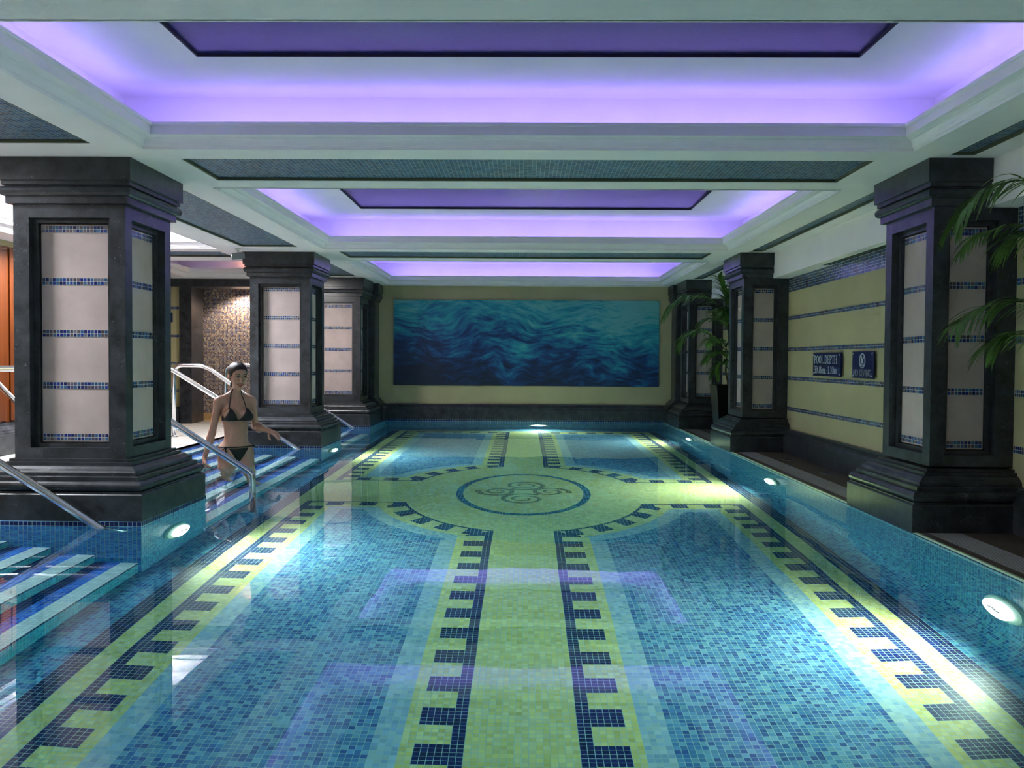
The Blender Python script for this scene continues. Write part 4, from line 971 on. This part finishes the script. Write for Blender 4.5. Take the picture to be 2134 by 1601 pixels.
for s in (-1, 1):
    ey = blob('eye', EYEW, (s*.031,.071,.010), (.0135,.0125,.0050)); blob('iris', IRIS, (s*.031+.003,.0810,.0085), (.0075,.0045,.0056))
    e = Field(hp_((s*.033,.08,.032))-.04, hp_((s*.033,.08,.032))+.04, .0016); e.add(hC((s*.015,.0905,.0305), (s*.034,.0865,.0365), .0026, .0026), .001); e.add(hC((s*.034,.0865,.0365), (s*.050,.073,.0315), .0026, .0016), .001); skin_mesh(e, 'eyebrow', HAIRM, woman, 2)
    e = Field(hp_((s*.031,.08,.018))-.03, hp_((s*.031,.08,.018))+.03, .0016); e.add(hC((s*.018,.0835,.0165), (s*.046,.074,.0165), .0028, .0026), .001); skin_mesh(e, 'eyelash', HAIRM, woman, 2)
e = Field(hp_((0,.085,-.06))-.045, hp_((0,.085,-.06))+.045, .0016)
for x0, z0, x1, z1, r_ in ((0,-.0585,.013,-.0590,.0040), (.013,-.0590,.027,-.0520,.0036), (0,-.0665,.013,-.0655,.0046), (.013,-.0655,.027,-.0520,.0036)):
    for s in (-1, 1): e.add(hC((s*x0,.0875-abs(x0)*.30,z0), (s*x1,.0875-abs(x1)*.38,z1), r_, r_*.75), .002)
skin_mesh(e, 'lips', LIPS, woman, 2)
EXPO = .68
# ------------------------------------------------------------------ light
def area(name, loc, size, energy, col, to, sy=None):
    l = bpy.data.lights.new(name, 'AREA'); l.energy = energy; l.color = col; l.size = size
    if sy: l.shape = 'RECTANGLE'; l.size_y = sy
    o = bpy.data.objects.new(name, l); COL.objects.link(o); o.location = loc
    o.rotation_euler = (Vector(to)-Vector(loc)).to_track_quat('-Z', 'Y').to_euler(); return o
def spot(name, loc, to, energy, col, ang, blend=.4, r=.04):
    l = bpy.data.lights.new(name, 'SPOT'); l.energy = energy; l.color = col; l.spot_size = math.radians(ang); l.spot_blend = blend; l.shadow_soft_size = r
    o = bpy.data.objects.new(name, l); COL.objects.link(o); o.location = loc
    o.rotation_euler = (Vector(to)-Vector(loc)).to_track_quat('-Z', 'Y').to_euler(); return o
area('aisle_light', (-4.2, 8.8, ZC+.32), .6, 170, (.90,.94,1.0), (-4.0, 8.6, 0), .6)
area('aisle_light', (-4.25, 4.35, ZC+.32), .7, 160, (.90,.94,1.0), (-3.9, 3.9, 0), .7)
area('aisle_light', (-3.12, 11.1, ZC-.01), .3, 30, (1.0,.95,.93), (-3.12, 11.1, 0))
for x, y, tx, ty, e, an in ((-3.95, 8.3, -3.7, 8.4, 110, 52), (-3.9, 6.6, -3.6, 6.8, 30, 55), (-4.2, 11.2, -4.0, 11.3, 40, 75)):
    spot('aisle_spot', (x, y, ZC+.2), (tx, ty, 0), e, (.93,.96,1.0), an, .5, .05)
for x in (-1.5, 0, 1.5): spot('fill_spot', (x, .2, ZC-.02), (x*1.3, 6, .6), 17, (.97,1.0,.98), 110, .8, .12)  # added fill out of view, brightens the column faces towards the camera
spot('niche_spot', (-4.30, 13.20, 2.0), (-4.3, 13.48, .9), 32, (1.0,.80,.62), 130)
spot('cove_spot', (-3.75, 12.3, ZC+.10), (-3.7, 12.64, ZC+.3), 14, (1.0,.45,.16), 130)
spot('wood_spot', (-4.75, 8.6, 2.05), (-5.16, 8.6, 1.0), 10, (1.0,.66,.34), 90)

w = bpy.data.worlds.new('hall'); w.use_nodes = True; w.node_tree.nodes['Background'].inputs[0].default_value = (.5,.6,.6,1); w.node_tree.nodes['Background'].inputs[1].default_value = .02
SC.world = w
# ------------------------------------------------------------------ camera
H = 0.96262; f_, pit, yaw, rol = 1818.64, .027, .0141, .0064
cp, sp, cy, sy = math.cos(pit), math.sin(pit), math.cos(yaw), math.sin(yaw)
F = Vector((-sy*cp, cy*cp, -sp)); R = Vector((cy, sy, 0)); Up = R.cross(F)
R2 = R*math.cos(rol)+Up*math.sin(rol); U2 = Up*math.cos(rol)-R*math.sin(rol)
cam = bpy.data.cameras.new('camera'); cam.sensor_width = 36; cam.lens = f_/2134*36; cam.clip_end = 60; cam.clip_start = .02
co = bpy.data.objects.new('camera', cam); COL.objects.link(co)
co.matrix_world = Matrix(((R2.x, U2.x, -F.x, 0), (R2.y, U2.y, -F.y, 0), (R2.z, U2.z, -F.z, H), (0,0,0,1)))
SC.camera = co
vs = SC.view_settings; vs.view_transform = 'Standard'; vs.look = 'None'; vs.gamma = 1; vs.exposure = EXPO; vs.use_curve_mapping = False
c = SC.cycles; c.use_light_tree = True; c.max_bounces = 7; c.diffuse_bounces = 3; c.glossy_bounces = 3; c.transmission_bounces = 6; c.use_adaptive_sampling = True; c.adaptive_threshold = .08; c.adaptive_min_samples = 16; c.sample_clamp_indirect = 80; c.sample_clamp_direct = 0
c.caustics_reflective = False; c.caustics_refractive = True; c.use_denoising = True; c.blur_glossy = .5
